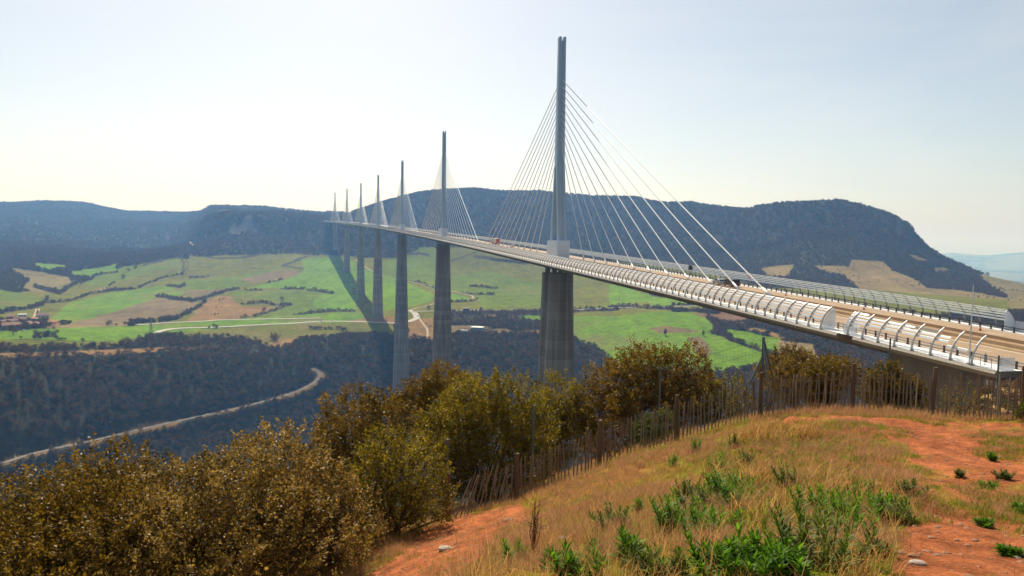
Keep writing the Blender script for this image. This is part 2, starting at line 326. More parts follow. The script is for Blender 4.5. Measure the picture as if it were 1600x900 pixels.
road_px('track', '', [(297, 378), (303, 385), (330, 388), (380, 395), (440, 396), (500, 396)], 6, 4, 1500)
road_px('track', '', [(655, 498), (660, 505), (668, 515), (668, 530)], 3.5, 4, 700)
road_px('track', '', [(59, 483), (57, 490), (54, 498), (50, 503)], 6, 4, 700)
# motorway carries on north of the abutment on its embankment
sA = np.linspace(-247, -400, 60); PA = axis(sA)
flatten(PA[:, :2], PA[:, 2] - 0.25, 16, 8)

# ================= land cover =================
def inpoly(px, py, poly):
    poly = np.asarray(poly, float); c = np.zeros(px.shape, bool); j = len(poly) - 1
    for i in range(len(poly)):
        xi, yi = poly[i]; xj, yj = poly[j]
        t = ((yi > py) != (yj > py)) & (px < (xj - xi) * (py - yi) / (yj - yi + 1e-12) + xi); c ^= t; j = i
    return c
def Z1(*p): return [(x * .35568, 280 + y * .35568) for x, y in p]
def Z3(*p): return [(480 + x * .31108, 340 + y * .31108) for x, y in p]
def Z5(*p): return [(960 + x * .21108, 370 + y * .21108) for x, y in p]
def Z2(*p): return [(1140 + x * .28894, 280 + y * .28894) for x, y in p]
C = dict(forest=0, bright=1, green=2, olive=3, tan=4, pink=5, scrub=6, brown=7, red=8, woodb=9, rock=10, far=11, orange=12)
PAL = {0: (.040, .036, .018), 1: (.105, .190, .001), 2: (.098, .138, .002), 3: (.115, .118, .006), 4: (.19, .14, .055), 5: (.15, .11, .05), 6: (.16, .13, .045),
       7: (.15, .085, .045), 8: (.24, .12, .06), 9: (.045, .036, .022), 10: (.085, .085, .08), 11: (.10, .13, .07), 12: (.20, .12, .04)}
POLY = [ # (class, rmin, rmax, polygon) in photo pixels, projected onto the land
 ('bright', 1000, 2600, Z1((150, 365), (290, 380), (300, 395), (200, 402), (150, 385))),
 ('bright', 1000, 2600, Z1((310, 405), (400, 395), (450, 385), (520, 370), (515, 400), (400, 425), (330, 425))),
 ('scrub', 1000, 2600, Z1((20, 385), (120, 400), (300, 430), (320, 450), (180, 500), (90, 480), (130, 440))),
 ('green', 1000, 2600, Z1((-80, 485), (0, 488), (60, 495), (190, 530), (190, 545), (100, 565), (0, 575), (-80, 575))),
 ('green', 1000, 2600, Z1((350, 462), (430, 420), (560, 382), (790, 345), (800, 380), (700, 400), (560, 440), (480, 470))),
 ('olive', 1000, 2600, Z1((480, 486), (500, 455), (700, 400), (795, 380), (802, 410), (700, 437), (610, 476))),
 ('olive', 1000, 2600, Z1((220, 520), (330, 487), (380, 475), (400, 480), (395, 505), (300, 530), (240, 540))),
 ('tan', 1000, 2600, Z1((400, 500), (405, 488), (450, 474), (470, 480), (440, 498))),
 ('olive', 1000, 2600, Z1((150, 578), (190, 550), (285, 542), (262, 570), (240, 600), (180, 600))),
 ('bright', 1000, 2600, Z1((228, 615), (300, 545), (480, 500), (640, 478), (720, 472), (830, 483), (800, 510), (690, 520), (600, 550), (480, 590), (380, 625), (270, 625))),
 ('pink', 1000, 2600, Z1((270, 645), (330, 625), (480, 590), (600, 550), (690, 520), (780, 535), (862, 545), (820, 590), (700, 605), (560, 640), (380, 645))),
 ('red', 1000, 2600, Z1((200, 635), (225, 615), (280, 625), (250, 640))),
 ('tan', 1000, 2600, Z1((180, 650), (250, 640), (380, 642), (560, 638), (560, 645), (240, 655))),
 ('olive', 1000, 2600, Z1((828, 335), (960, 352), (1100, 338), (1250, 330), (1262, 350), (1240, 390), (1100, 400), (1000, 430), (830, 440), (800, 420), (830, 395))),
 ('green', 1000, 2600, Z1((735, 472), (830, 445), (1000, 432), (1210, 393), (1230, 420), (1090, 458), (1020, 480), (830, 505))),
 ('pink', 1000, 2600, Z1((1050, 440), (1200, 405), (1290, 400), (1330, 412), (1240, 440), (1110, 452))),
 ('pink', 1000, 2600, Z1((800, 505), (830, 490), (1010, 482), (990, 500), (860, 515))),
 ('bright', 1000, 2600, Z1((1080, 478), (1250, 440), (1330, 410), (1345, 370), (1462, 338), (1560, 360), (1562, 480), (1380, 482), (1250, 478))),
 ('green', 1000, 2600, Z1((1010, 512), (1040, 492), (1230, 482), (1440, 502), (1560, 500), (1560, 580), (1395, 582), (1250, 597), (1100, 606), (1290, 550), (1150, 528))),
 ('bright', 1000, 2600, Z1((1380, 545), (1400, 520), (1470, 510), (1570, 510), (1560, 576), (1400, 580))),
 ('orange', 1000, 2600, Z1((820, 625), (850, 590), (900, 545), (960, 510), (1010, 515), (1060, 560), (1215, 560), (1130, 600), (960, 622))),
 ('bright', 900, 2600, Z1((-80, 670), (230, 655), (560, 646), (660, 638), (1060, 612), (1250, 600), (1462, 592), (1600, 585), (1600, 628), (1462, 632), (1100, 645), (700, 680), (560, 715), (0, 700), (-80, 700))),
 ('olive', 900, 2600, Z1((-80, 700), (500, 715), (700, 684), (860, 690), (1100, 700), (1195, 735), (1250, 720), (1320, 700), (1500, 690), (1520, 650), (1520, 632), (1100, 648), (700, 676), (500, 735), (-80, 740))),
 ('orange', 700, 2600, Z1((-80, 765), (0, 765), (500, 748), (960, 733), (975, 742), (500, 768), (200, 775), (-80, 790))),
 ('orange', 700, 2600, Z1((1170, 735), (1190, 710), (1260, 700), (1310, 700), (1290, 725), (1230, 740))),
 ('bright', 1000, 2600, Z3((-20, 205), (95, 200), (180, 255), (240, 400), (240, 462), (40, 465), (30, 420), (80, 380), (-20, 365))),
 ('bright', 1000, 2600, Z3((225, 250), (330, 262), (440, 300), (500, 330), (640, 385), (620, 420), (540, 440), (510, 450), (370, 470), (285, 380), (240, 300))),
 ('bright', 900, 2600, Z3((-20, 480), (250, 478), (270, 510), (200, 520), (-20, 520))),
 ('olive', 900, 2600, Z3((-20, 535), (290, 540), (440, 535), (440, 600), (330, 570), (200, 565), (90, 590), (-20, 598))),
 ('orange', 900, 2600, Z3((215, 515), (330, 500), (440, 495), (440, 530), (230, 528))),
 ('orange', 900, 2600, Z3((500, 530), (560, 510), (640, 505), (730, 540), (860, 545), (1030, 570), (1180, 560), (1180, 585), (1060, 580), (720, 585), (640, 610), (505, 600))),
 ('pink', 900, 2600, Z3((720, 540), (860, 540), (1040, 565), (1010, 575), (720, 575))),
 ('pink', 900, 2600, Z3((880, 495), (950, 488), (958, 500), (890, 503))),
 ('green', 1000, 2600, Z3((380, 225), (440, 205), (500, 200), (560, 150), (645, 148), (645, 345), (505, 320), (440, 290), (375, 290))),
 ('olive', 1000, 2600, Z3((720, 240), (850, 175), (845, 215), (930, 232), (1200, 245), (1200, 455), (900, 462), (640, 465), (540, 465), (640, 440), (720, 425), (850, 420), (860, 400), (720, 365))),
 ('green', 1000, 2600, Z3((720, 290), (900, 270), (1180, 330), (1180, 450), (880, 455), (860, 400), (720, 370))),
 ('bright', 1000, 2600, Z3((720, 385), (800, 395), (830, 405), (800, 415), (720, 425))),
 ('green', 1000, 2600, Z3((1330, 290), (1560, 330), (1600, 440), (1330, 452))),
 ('olive', 1000, 2600, Z3((1330, 290), (1540, 330), (1505, 440), (1330, 450))),
 ('bright', 900, 2600, Z3((1060, 495), (1110, 490), (1200, 495), (1200, 530), (1100, 510))),
 ('bright', 1000, 2600, Z5((-40, 360), (30, 350), (200, 420), (430, 462), (600, 506), (280, 512), (250, 478), (160, 486), (-40, 500))),
 ('bright', 780, 2600, Z5((-400, 600), (-300, 590), (0, 590), (140, 575), (290, 552), (440, 556), (590, 572), (680, 610), (740, 670), (730, 720), (880, 770), (1100, 850), (1130, 960), (700, 1000), (0, 960), (-80, 840), (-300, 760), (-400, 700))),
 ('pink', 780, 2600, Z5((240, 680), (380, 655), (520, 675), (650, 700), (560, 715), (330, 712))),
 ('pink', 780, 2600, Z5((540, 745), (640, 740), (720, 850), (680, 900), (600, 860))),
 ('brown', 780, 2600, Z5((590, 570), (800, 553), (950, 580), (1090, 622), (1060, 642), (830, 632), (720, 605), (650, 600))),
 ('bright', 780, 2600, Z5((825, 690), (860, 680), (980, 702), (1100, 735), (1225, 752), (1200, 870), (1130, 860), (1000, 800), (880, 755))),
 ('tan', 780, 2600, Z5((1210, 765), (1340, 780), (1460, 790), (1510, 870), (1500, 960), (1200, 960))),
 ('orange', 780, 2600, Z5((1000, 660), (1150, 700), (1300, 760), (1280, 770), (1130, 725), (1000, 690))),
 ('tan', 1200, 2600, Z2((440, 465), (650, 472), (655, 435), (750, 440), (820, 445), (880, 492), (960, 520), (1030, 560), (1060, 585), (1250, 600), (1500, 642), (1510, 700), (1300, 690), (1000, 640), (800, 600), (700, 595), (640, 540), (600, 515), (520, 500))),
 ('olive', 1200, 2600, Z2((800, 600), (1000, 615), (1200, 630), (1500, 652), (1515, 700), (1515, 740), (1000, 700), (800, 640))),
 ('tan', 1200, 2600, Z2((170, 485), (260, 470), (360, 460), (340, 490), (310, 530), (200, 520))),
 ('tan', 1200, 2600, Z2((970, 405), (1020, 410), (1070, 440), (1030, 445))),
 ('tan', 1200, 2600, Z2((1095, 482), (1150, 478), (1200, 494), (1120, 500))),
 ('scrub', 1200, 2600, Z2((1340, 515), (1450, 530), (1700, 590), (1700, 700), (1515, 700), (1490, 630), (1400, 570))),
 ('olive', 900, 2600, Z2((1000, 640), (1515, 695), (1515, 740), (1000, 740))),
]
# rock face on the spur and pale limestone breaks
ROCK = Z1((965, 240), (975, 190), (1030, 165), (1100, 160), (1170, 180), (1160, 230), (1120, 240), (1090, 215), (1050, 240), (1010, 245))
HEDGE = [ # (poly-line in photo pixels, half width m)
 (Z1((190, 545), (300, 535), (400, 505), (500, 488), (600, 480)), 7), (Z1((350, 462), (420, 425), (520, 405)), 6), (Z1((-60, 590), (0, 585), (100, 570), (190, 548), (210, 520)), 14),
 (Z1((610, 475), (700, 437), (800, 415), (825, 390), (820, 345)), 7), (Z1((800, 420), (805, 380), (795, 330)), 16), (Z1((480, 470), (500, 452)), 8),
 (Z1((690, 515), (760, 525), (850, 535), (900, 520), (960, 500), (1040, 480)), 13), (Z1((705, 620), (780, 608), (860, 570), (905, 535)), 14), (Z1((740, 470), (790, 472), (810, 465)), 12),
 (Z1((1060, 550), (1150, 540), (1210, 550), (1285, 550)), 9), (Z1((1060, 610), (1130, 600), (1210, 575), (1290, 550)), 5), (Z1((1240, 380), (1290, 360), (1340, 340)), 16), (Z1((1250, 380), (1325, 395)), 9),
 (Z1((1235, 478), (1330, 482)), 7), (Z1((1375, 480), (1470, 500)), 6), (Z1((1110, 390), (1150, 390)), 5), (Z1((1290, 595), (1380, 585), (1470, 580)), 6), (Z1((1165, 458), (1245, 438)), 5),
 (Z1((830, 435), (915, 428)), 7), (Z1((1050, 490), (1150, 486)), 5), (Z1((570, 630), (680, 625)), 8), (Z1((865, 335), (960, 348), (1060, 345), (1160, 325)), 14),
 (Z1((880, 655), (1000, 650), (1300, 632)), 3), (Z1((150, 470), (260, 500), (340, 450), (395, 440)), 20), (Z1((620, 380), (700, 360), (780, 345)), 10), (Z1((150, 690), (260, 688)), 7),
 (Z3((500, 185), (560, 180), (605, 190)), 20), (Z3((850, 195), (960, 210), (1100, 232)), 22), (Z3((720, 218), (780, 200), (850, 172)), 8), (Z3((825, 346), (955, 352)), 7),
 (Z3((500, 318), (560, 325), (640, 352)), 10), (Z3((735, 380), (800, 382), (860, 385), (940, 383)), 6), (Z3((720, 425), (830, 420), (862, 408)), 5), (Z3((0, 365), (50, 370), (130, 380)), 6),
 (Z3((0, 470), (120, 468), (240, 470)), 6), (Z3((1330, 470), (1450, 462), (1560, 460)), 16), (Z3((720, 468), (850, 470), (1000, 470), (1180, 472)), 10), (Z3((1000, 545), (720, 590), (900, 582), (1000, 575)), 4),
 (Z5((-40, 530), (100, 515), (280, 520), (430, 535)), 14), (Z5((430, 545), (600, 550), (780, 560)), 11), (Z5((260, 425), (360, 445)), 8), (Z5((440, 505), (590, 500)), 6),
 (Z5((690, 605), (800, 650), (960, 660), (1100, 650)), 17), (Z5((740, 690), (830, 750), (960, 800), (1090, 840), (1150, 860)), 9), (Z5((980, 630), (1150, 660), (1300, 720), (1516, 760)), 24),
 (Z3((20, 560), (200, 565)), 3),
]
def line_dist(px, py, L):
    d = np.full(px.shape, 1e9)
    for a, b in zip(L[:-1], L[1:]):
        ax, ay = a; vx, vy = b[0] - ax, b[1] - ay; t = np.clip(((px - ax) * vx + (py - ay) * vy) / (vx * vx + vy * vy + 1e-9), 0, 1)
        d = np.minimum(d, np.hypot(px - ax - t * vx, (py - ay - t * vy) * 1.0))
    return d
def classify(x, y, z):
    """land cover of ground points"""
    P = np.stack([x, y, z], -1); px, py = topx(P); r = np.hypot(x, y)
    px = px + fbm(x / 40, y / 40, 3, 77) * 7 + fbm(x / 12, y / 12, 2, 79) * 3; py = py + fbm(x / 40 + 50, y / 40, 3, 78) * 3.4
    cl = np.full(x.shape, C['olive']); cl[r < 1170] = C['forest']; cl[(r < 1250) & (px > 610) & (px < 900)] = C['woodb']
    # forest limits: above the fields and below the crest
    fx = [-900, 0, 40, 110, 160, 230, 300, 400, 480, 520, 560, 620, 660, 700, 760, 850, 900, 1000, 1100, 1200, 1300, 1400, 1600, 2400]
    fy = [470, 470, 455, 440, 432, 418, 402, 397, 398, 399, 402, 403, 391, 386, 388, 398, 404, 412, 425, 450, 452, 448, 470, 500]
    cl[(py < np.interp(px, fx, fy)) & (r > 1400)] = C['forest']
    cl[(px < 90) & (py < 455) & (r > 1200)] = C['forest']
    cx = [-900, 0, 150, 300, 380, 440, 470, 520, 560, 600, 640, 700, 850, 920, 1000, 1100, 1170, 1250, 1400, 2400]
    cy = [540, 530, 526, 522, 528, 538, 538, 524, 522, 522, 522, 523, 527, 534, 548, 566, 580, 585, 600, 600]
    cl[(py > np.interp(px, cx, cy)) & (r < 1400)] = C['forest']
    cl[(px > 700) & (px < 850) & (py > 486) & (py < 521) & (r < 2000) & (r > 700)] = C['woodb']
    cl[(px > 1215) & (r < 1100) & (r > 120)] = C['woodb']
    for c, r0, r1, pl in POLY: cl[inpoly(px, py, pl) & (r > r0) & (r < r1)] = C[c]
    for L, hw in HEDGE: cl[(line_dist(px, py, L) < hw * F / np.maximum(r, 1) * 0.20) & (r > 850) & (r < 2800)] = C['woodb']
    cl[inpoly(px, py, ROCK) & (fbm(x / 30, y / 80, 3, 5) > 0.06) & (r > 2400)] = C['rock']
    cl[(r > 6000)] = C['far']
    # verges of the river road
    for name, lb, Q, zq, wd in ROADS[:1]:
        m = (px < 560) & (py > 560) & (r > 500) & (r < 1250); i = np.nonzero(m.ravel())[0]
        if len(i):
            xx = x.ravel()[i]; yy = y.ravel()[i]; d = np.full(len(i), 1e9)
            for k in range(0, len(Q), 2): d = np.minimum(d, np.hypot(xx - Q[k, 0], yy - Q[k, 1]))
            f = cl.ravel(); f[i[d < 6 + 5 * fbm(xx / 30, yy / 30, 2, 8) * 2]] = C['orange']; cl = f.reshape(cl.shape)
    return cl
CL = classify(XG, YG, ZG)
pal = np.array([PAL[i] for i in range(13)])
colr = pal[CL]
# fields: plough and crop streaks, patchiness (colour of the land itself)
n1 = fbm(XG / 90, YG / 90, 4, 61); n2 = fbm(XG / 14, YG / 55, 3, 62); n3 = fbm(XG / 300, YG / 300, 2, 63)
n4 = np.sin((XG * .8 + YG * .35) / 4.5 + 3 * n1) * .5 + np.sin((XG * .2 - YG * .9) / 9 + 4 * n3) * .5
k = (1 + 0.5 * n1 + 0.45 * n2 + .07 * n4)[..., None]; colr = colr * k
gr = np.isin(CL, [1, 2, 3])[..., None]; mixp = np.clip(n1 * 2.6 + n3 * 2 - 0.45, 0, .6)[..., None]
colr = np.where(gr, colr * (1 - mixp) + np.array(PAL[5]) * mixp, colr)
farm = (CL == 11)[..., None]; nf = fbm(XG / 700, YG / 500, 4, 66)[..., None]
colr = np.where(farm, np.where(nf > .05, np.array((.05, .07, .03)), np.array((.16, .18, .09))), colr)
# underfoot: red earth, worn path, turf, straw
fx, fy = topx(np.stack([XG, YG, ZG], -1).reshape(-1, 3)); fx = fx.reshape(XG.shape); fy = fy.reshape(XG.shape)
nA = fbm(XG / 1.3, YG / 1.3, 5, 71); nB = fbm(XG / .5, YG / .5, 4, 72); nC = fbm(XG / 3.5, YG / 3.5, 3, 73)
soil = np.array((.38, .12, .045)); soil2 = np.array((.46, .20, .085)); turf = np.array((.16, .185, .008)); straw = np.array((.40, .165, .045)); litter = np.array((.30, .16, .075))
path = inpoly(fx + nC * 60, fy + nA * 30, [(1385, 930), (1400, 860), (1440, 790), (1450, 745), (1400, 700), (1330, 685), (1240, 668), (1200, 655), (1300, 648), (1450, 656), (1700, 665), (1900, 700), (1900, 940)])
dirt = inpoly(fx + nC * 60, fy + nA * 40, [(520, 940), (600, 870), (690, 815), (820, 790), (860, 800), (780, 840), (700, 900), (640, 940)])
gcol = straw * (0.5 + .5) + 0 * XG[..., None]
tmix = np.clip(nA * 3 + .7, 0, 1)[..., None]; gcol = straw * (1 - tmix) + turf * tmix
pm = np.clip((nA + .45 * nB) * 3.2 + 1.15, 0, 1)[..., None]
gcol = np.where(path[..., None], (soil * pm + (turf * 1.1) * (1 - pm)), gcol)
gcol = np.where(dirt[..., None], soil * np.clip(pm + .3, 0, 1) + straw * (1 - np.clip(pm + .3, 0, 1)), gcol)
beyond = (RG > np.interp(AZ, az_of(np.array([0., 700, 805, 935, 1055, 1185, 1327, 1450, 1600]), np.full(9, 700.)), [18, 18.2, 19.2, 20.2, 20.8, 21.8, 22.8, 22.3, 21.3])[None])
gcol = np.where(beyond[..., None], litter * (1 - .4 * tmix) + turf * .4 * tmix, gcol)
gcol *= (1 + .7 * nB + 1.0 * fbm(XG / .16, YG / .16, 3, 79))[..., None]
fw = np.clip((130 - RG) / 50, 0, 1)[..., None]; colr = colr * (1 - fw) + gcol * fw
colr = np.clip(colr, .004, .8)
FGA = np.clip((60 - RG) / 25, 0, 1)
gm = bpy.data.materials.new("ground"); gm.use_nodes = True; N = gm.node_tree.nodes; L = gm.node_tree.links
b = N["Principled BSDF"]; b.inputs["Roughness"].default_value = 1.0; b.inputs["Specular IOR Level"].default_value = 0.05
va = N.new("ShaderNodeVertexColor"); va.layer_name = "col"; fa = N.new("ShaderNodeAttribute"); fa.attribute_name = "near"
tc = N.new("ShaderNodeTexCoord")
na = N.new("ShaderNodeTexNoise"); na.inputs["Scale"].default_value = 22; na.inputs["Detail"].default_value = 8; na.inputs["Roughness"].default_value = .7; L.new(tc.outputs["Object"], na.inputs["Vector"])
nb = N.new("ShaderNodeTexNoise"); nb.inputs["Scale"].default_value = .12; nb.inputs["Detail"].default_value = 8; nb.inputs["Roughness"].default_value = .75; L.new(tc.outputs["Object"], nb.inputs["Vector"])
mx = N.new("ShaderNodeMix"); mx.data_type = 'FLOAT'; L.new(fa.outputs["Fac"], mx.inputs[0]); L.new(nb.outputs[0], mx.inputs[2]); L.new(na.outputs[0], mx.inputs[3])
mr = N.new("ShaderNodeMapRange"); mr.inputs[1].default_value = .3; mr.inputs[2].default_value = .7; mr.inputs[3].default_value = .55; mr.inputs[4].default_value = 1.45; L.new(mx.outputs[0], mr.inputs[0])
vm = N.new("ShaderNodeVectorMath"); vm.operation = 'SCALE'; L.new(va.outputs[0], vm.inputs[0]); L.new(mr.outputs[0], vm.inputs[3]); L.new(vm.outputs[0], b.inputs["Base Color"])
bp = N.new("ShaderNodeBump"); bp.inputs["Distance"].default_value = .05; L.new(na.outputs[0], bp.inputs["Height"]); L.new(fa.outputs["Fac"], bp.inputs["Strength"]); L.new(bp.outputs[0], b.inputs["Normal"])
ii = np.arange(NR * NC).reshape(NR, NC)
Fq = np.stack([ii[:-1, :-1], ii[:-1, 1:], ii[1:, 1:], ii[1:, :-1]], -1).reshape(-1, 4)[:, ::-1]
ground = mesh_np("ground", np.stack([XG, YG, ZG], -1).reshape(-1, 3), Fq, gm, smooth=True, cols=colr.reshape(-1, 3))
at_ = ground.data.attributes.new("near", 'FLOAT', 'POINT'); at_.data.foreach_set("value", FGA.ravel().astype(np.float32))
tag(ground, kind='structure')
# roads as ribbons on the levelled ground
m_road = mat("worn_asphalt", (.17, .155, .135), .9, noise=.3, nscale=.3); m_track = mat("track_gravel", (.42, .33, .22), 1, noise=.3, nscale=.4)
m_paler = mat('pale_chippings', (.42, .39, .34), .9, noise=.2, nscale=.3); m_line = mat("road_paint", (.75, .74, .70), .7, noise=.2, nscale=2)
def ribbon(name, Q, z, o0, o1, dz, m):
    T = np.gradient(Q, axis=0); T /= np.linalg.norm(T, axis=1)[:, None]; Nn = np.stack([T[:, 1], -T[:, 0]], -1)
    A = Q + Nn * o0; B = Q + Nn * o1; n = len(Q)
    V = np.concatenate([np.c_[A, z + dz], np.c_[B, z + dz]]); i = np.arange(n - 1)
    o = mesh_np(name, V, np.stack([i, i + 1, i + 1 + n, i + n], -1)[:, ::-1], m); return tag(o, kind='structure')
for name, lb, Q, z, wd in ROADS:
    ribbon(name, Q, z, -wd / 2, wd / 2, .45, m_track if name in ('track', 'lane') else m_road if name == 'river_road' else m_paler)
    if name == 'river_road':
        for o0 in (-wd / 2 + .3, wd / 2 - .5): ribbon('road_edge_line', Q, z, o0, o0 + .2, .36, m_line)
# the air of the valley
# ================= the cable-stayed viaduct =================
m_conc = mat("pier_concrete", (.34, .315, .275), .9, noise=.25, nscale=.12, stretch=(1, 1, .15))
def banded(m, period=4.0, stain=0):
    N = m.node_tree.nodes; L = m.node_tree.links; b = N["Principled BSDF"]; src = b.inputs["Base Color"].links[0].from_socket
    tc = N.new("ShaderNodeTexCoord"); sx = N.new("ShaderNodeSeparateXYZ"); L.new(tc.outputs["Object"], sx.inputs[0])
    dv = N.new("ShaderNodeMath"); dv.operation = 'DIVIDE'; L.new(sx.outputs[2], dv.inputs[0]); dv.inputs[1].default_value = period
    fr = N.new("ShaderNodeMath"); fr.operation = 'FRACT'; L.new(dv.outputs[0], fr.inputs[0])
    ln = N.new("ShaderNodeMath"); ln.operation = 'LESS_THAN'; L.new(fr.outputs[0], ln.inputs[0]); ln.inputs[1].default_value = .07
    fl = N.new("ShaderNodeMath"); fl.operation = 'FLOOR'; L.new(dv.outputs[0], fl.inputs[0])
    wn_ = N.new("ShaderNodeTexWhiteNoise"); wn_.noise_dimensions = '1D'; L.new(fl.outputs[0], wn_.inputs["W"])
    mr = N.new("ShaderNodeMapRange"); L.new(wn_.outputs["Value"], mr.inputs[0]); mr.inputs[3].default_value = .84; mr.inputs[4].default_value = 1.12
    ml = N.new("ShaderNodeMath"); ml.operation = 'MULTIPLY_ADD'; L.new(ln.outputs[0], ml.inputs[0]); ml.inputs[1].default_value = -.16; L.new(mr.outputs[0], ml.inputs[2])
    v = N.new("ShaderNodeVectorMath"); v.operation = 'SCALE'; L.new(src, v.inputs[0]); L.new(ml.outputs[0], v.inputs[3])
    last = v.outputs[0]
    # vertical run-off stains, part of the concrete
    mp = N.new("ShaderNodeMapping"); mp.inputs["Scale"].default_value = (.3, .3, .02); L.new(tc.outputs["Object"], mp.inputs[0])
    st = N.new("ShaderNodeTexNoise"); st.inputs["Scale"].default_value = 1.6; st.inputs["Detail"].default_value = 5; L.new(mp.outputs[0], st.inputs["Vector"])
    rp = N.new("ShaderNodeValToRGB"); L.new(st.outputs[0], rp.inputs[0]); rp.color_ramp.elements[0].position = .42; rp.color_ramp.elements[1].position = .62
    rp.color_ramp.elements[0].color = (1, 1, 1, 1); rp.color_ramp.elements[1].color = (.68, .56, .45, 1)
    mm_ = N.new("ShaderNodeMix"); mm_.data_type = 'RGBA'; mm_.blend_type = 'MULTIPLY'; mm_.inputs[0].default_value = .8
    L.new(last, mm_.inputs[6]); L.new(rp.outputs[0], mm_.inputs[7]); L.new(mm_.outputs[2], b.inputs["Base Color"])
banded(m_conc)
m_white = mat("white_steel", (.55, .64, .74), .38, noise=.06, nscale=.4, spec=.5)
m_mast = mat("mast_steel", (.34, .45, .56), .4, noise=.08, nscale=.3, spec=.5, stretch=(1, 1, .2))
m_walk = mat("pale_walkway", (.78, .77, .74), .6, noise=.08, nscale=.5)
m_under = mat("deck_steel", (.30, .26, .20), .6, noise=.2, nscale=.2)
m_asph = mat("carriageway_sunlit_asphalt", (.36, .245, .145), .85, noise=.16, nscale=.25, stretch=(1, 1, 1))  # warm tan of the sun's reflection is put into the asphalt colour
m_med = mat("median_gravel", (.26, .125, .045), .95, noise=.2, nscale=.5)
m_barc = mat("barrier_concrete", (.50, .34, .19), .85, noise=.2, nscale=.6)
m_dark = mat("dark_galvanised", (.055, .055, .06), .5, noise=.2, nscale=3)
m_grey = mat("grey_steel", (.30, .31, .32), .45, noise=.1, nscale=2)
m_slat = leaf_mat("clear_acrylic_slat", (.74, .78, .80), (.84, .86, .87), gloss=.6, rough=.25, tl=.5)
m_acr = mat("clear_acrylic_panel", (.68, .74, .80), .15, spec=.6, trans=.45)
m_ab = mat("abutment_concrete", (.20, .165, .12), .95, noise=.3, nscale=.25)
S0, S1 = -232.0, 2262.0
V_ = empty("viaduct", tuple(axis(0, 0, -95)), "long white cable-stayed viaduct with seven masts, crossing the green valley on tall concrete piers", "bridge")
def rel(o):          # keep world position under the parent empty
    o.parent = V_; o.matrix_parent_inverse = Matrix.Translation(V_.location).inverted(); return o
def sub(o, par):     # sub-part: parent has identity local matrix except the same inverse
    o.parent = par; return o
SS = np.concatenate([np.arange(S0, 60, 4), np.arange(60, S1 + 1, 12)])
def strip(mb, prof, ss=SS, closed=True):
    prof = np.array(prof, float)
    mb.sweep([np.array([axis(s, l, h) for l, h in prof]) for s in ss], closed=closed)
W = 15.9
mb = MB(); strip(mb, [(-W, 0), (-W - .25, -.35), (-W + .1, -.85), (-13.4, -1.15), (-3.2, -4.2), (3.2, -4.2), (13.4, -1.15), (W - .1, -.85), (W + .25, -.35), (W, 0)], SS[SS > -206])
rel(mb.build("deck_girder", m_under))
mb = MB(); strip(mb, [(-W, 0), (-W - .25, -.35), (-W + .1, -.85), (W - .1, -.85), (W + .25, -.35), (W, 0)], np.arange(-231.5, -206.4, 4)); rel(mb.build("end_slab", m_under))
def sheet(name, l0, l1, h, m, ss=SS):
    i = np.arange(len(ss) - 1); n = len(ss); V = np.concatenate([axis(ss, l0, h), axis(ss, l1, h)])
    return rel(mesh_np(name, V, np.stack([i, i + n, i + 1 + n, i + 1], -1), m))
SR = np.concatenate([np.arange(-400, S0 - 1, 6), SS, np.arange(S1 + 4, 2500, 12)])
for sg in (-1, 1):
    a, b2 = sorted((sg * 2.0, sg * 12.55)); sheet("carriageway", a, b2, .02, m_asph, SR)
    a, b2 = sorted((sg * 12.6, sg * W)); sheet("walkway", a, b2, .04, m_walk)
sheet("median", -1.95, 1.95, .03, m_med, SR)
m_pt = mat("lane_paint", (.72, .70, .64), .7, noise=.15, nscale=2)
for l in (-11.9, -2.9, 2.9, 11.9): sheet("edge_line", l - .11, l + .11, .028, m_pt, SR)
for l in (-8.9, -5.9, 5.9, 8.9):
    far_ = MB()
    for k, s in enumerate(np.arange(-234, 900, 13.0)):
        mb = MB() if k < 22 else far_
        P = [axis(s, l - .08, .028), axis(s, l + .08, .028), axis(s + 3, l + .08, .028), axis(s + 3, l - .08, .028)]; mb.add(P, [(0, 1, 2, 3)])
        if k < 22: rel(mb.build("lane_marking", m_pt))
    tag(rel(far_.build("lane_markings", m_pt)), kind='stuff')
# concrete barriers each side of the median (a gap with removable blocks on the near side of the abutment)
jer = [(-.30, 0), (-.24, .22), (-.12, .38), (-.10, .86), (.10, .86), (.12, .38), (.24, .22), (.30, 0)]
for sg in (-1, 1):
    for a, b2 in (((-400, -208.5), (-197.5, S1)) if sg < 0 else ((-400, S1),)):
        ss = SR[(SR >= a) & (SR <= b2)]
        mb = MB(); strip(mb, [(l + sg * 2.15, h) for l, h in jer], np.r_[a, ss[(ss > a)], b2] if b2 < 0 else np.r_[max(a, -400), ss[ss > a]]); rel(mb.build("median_barrier", m_barc))
m_bl = mat("pale_block_concrete", (.55, .50, .42), .85, noise=.15, nscale=1)
for k, (sa, sb) in enumerate(((-207.8, -203.4), (-202.6, -198.2))):
    mb = MB(); strip(mb, [(l - 2.2, h) for l, h in jer], np.linspace(sa, sb, 4)); rel(mb.build("removable_barrier_block", m_bl))
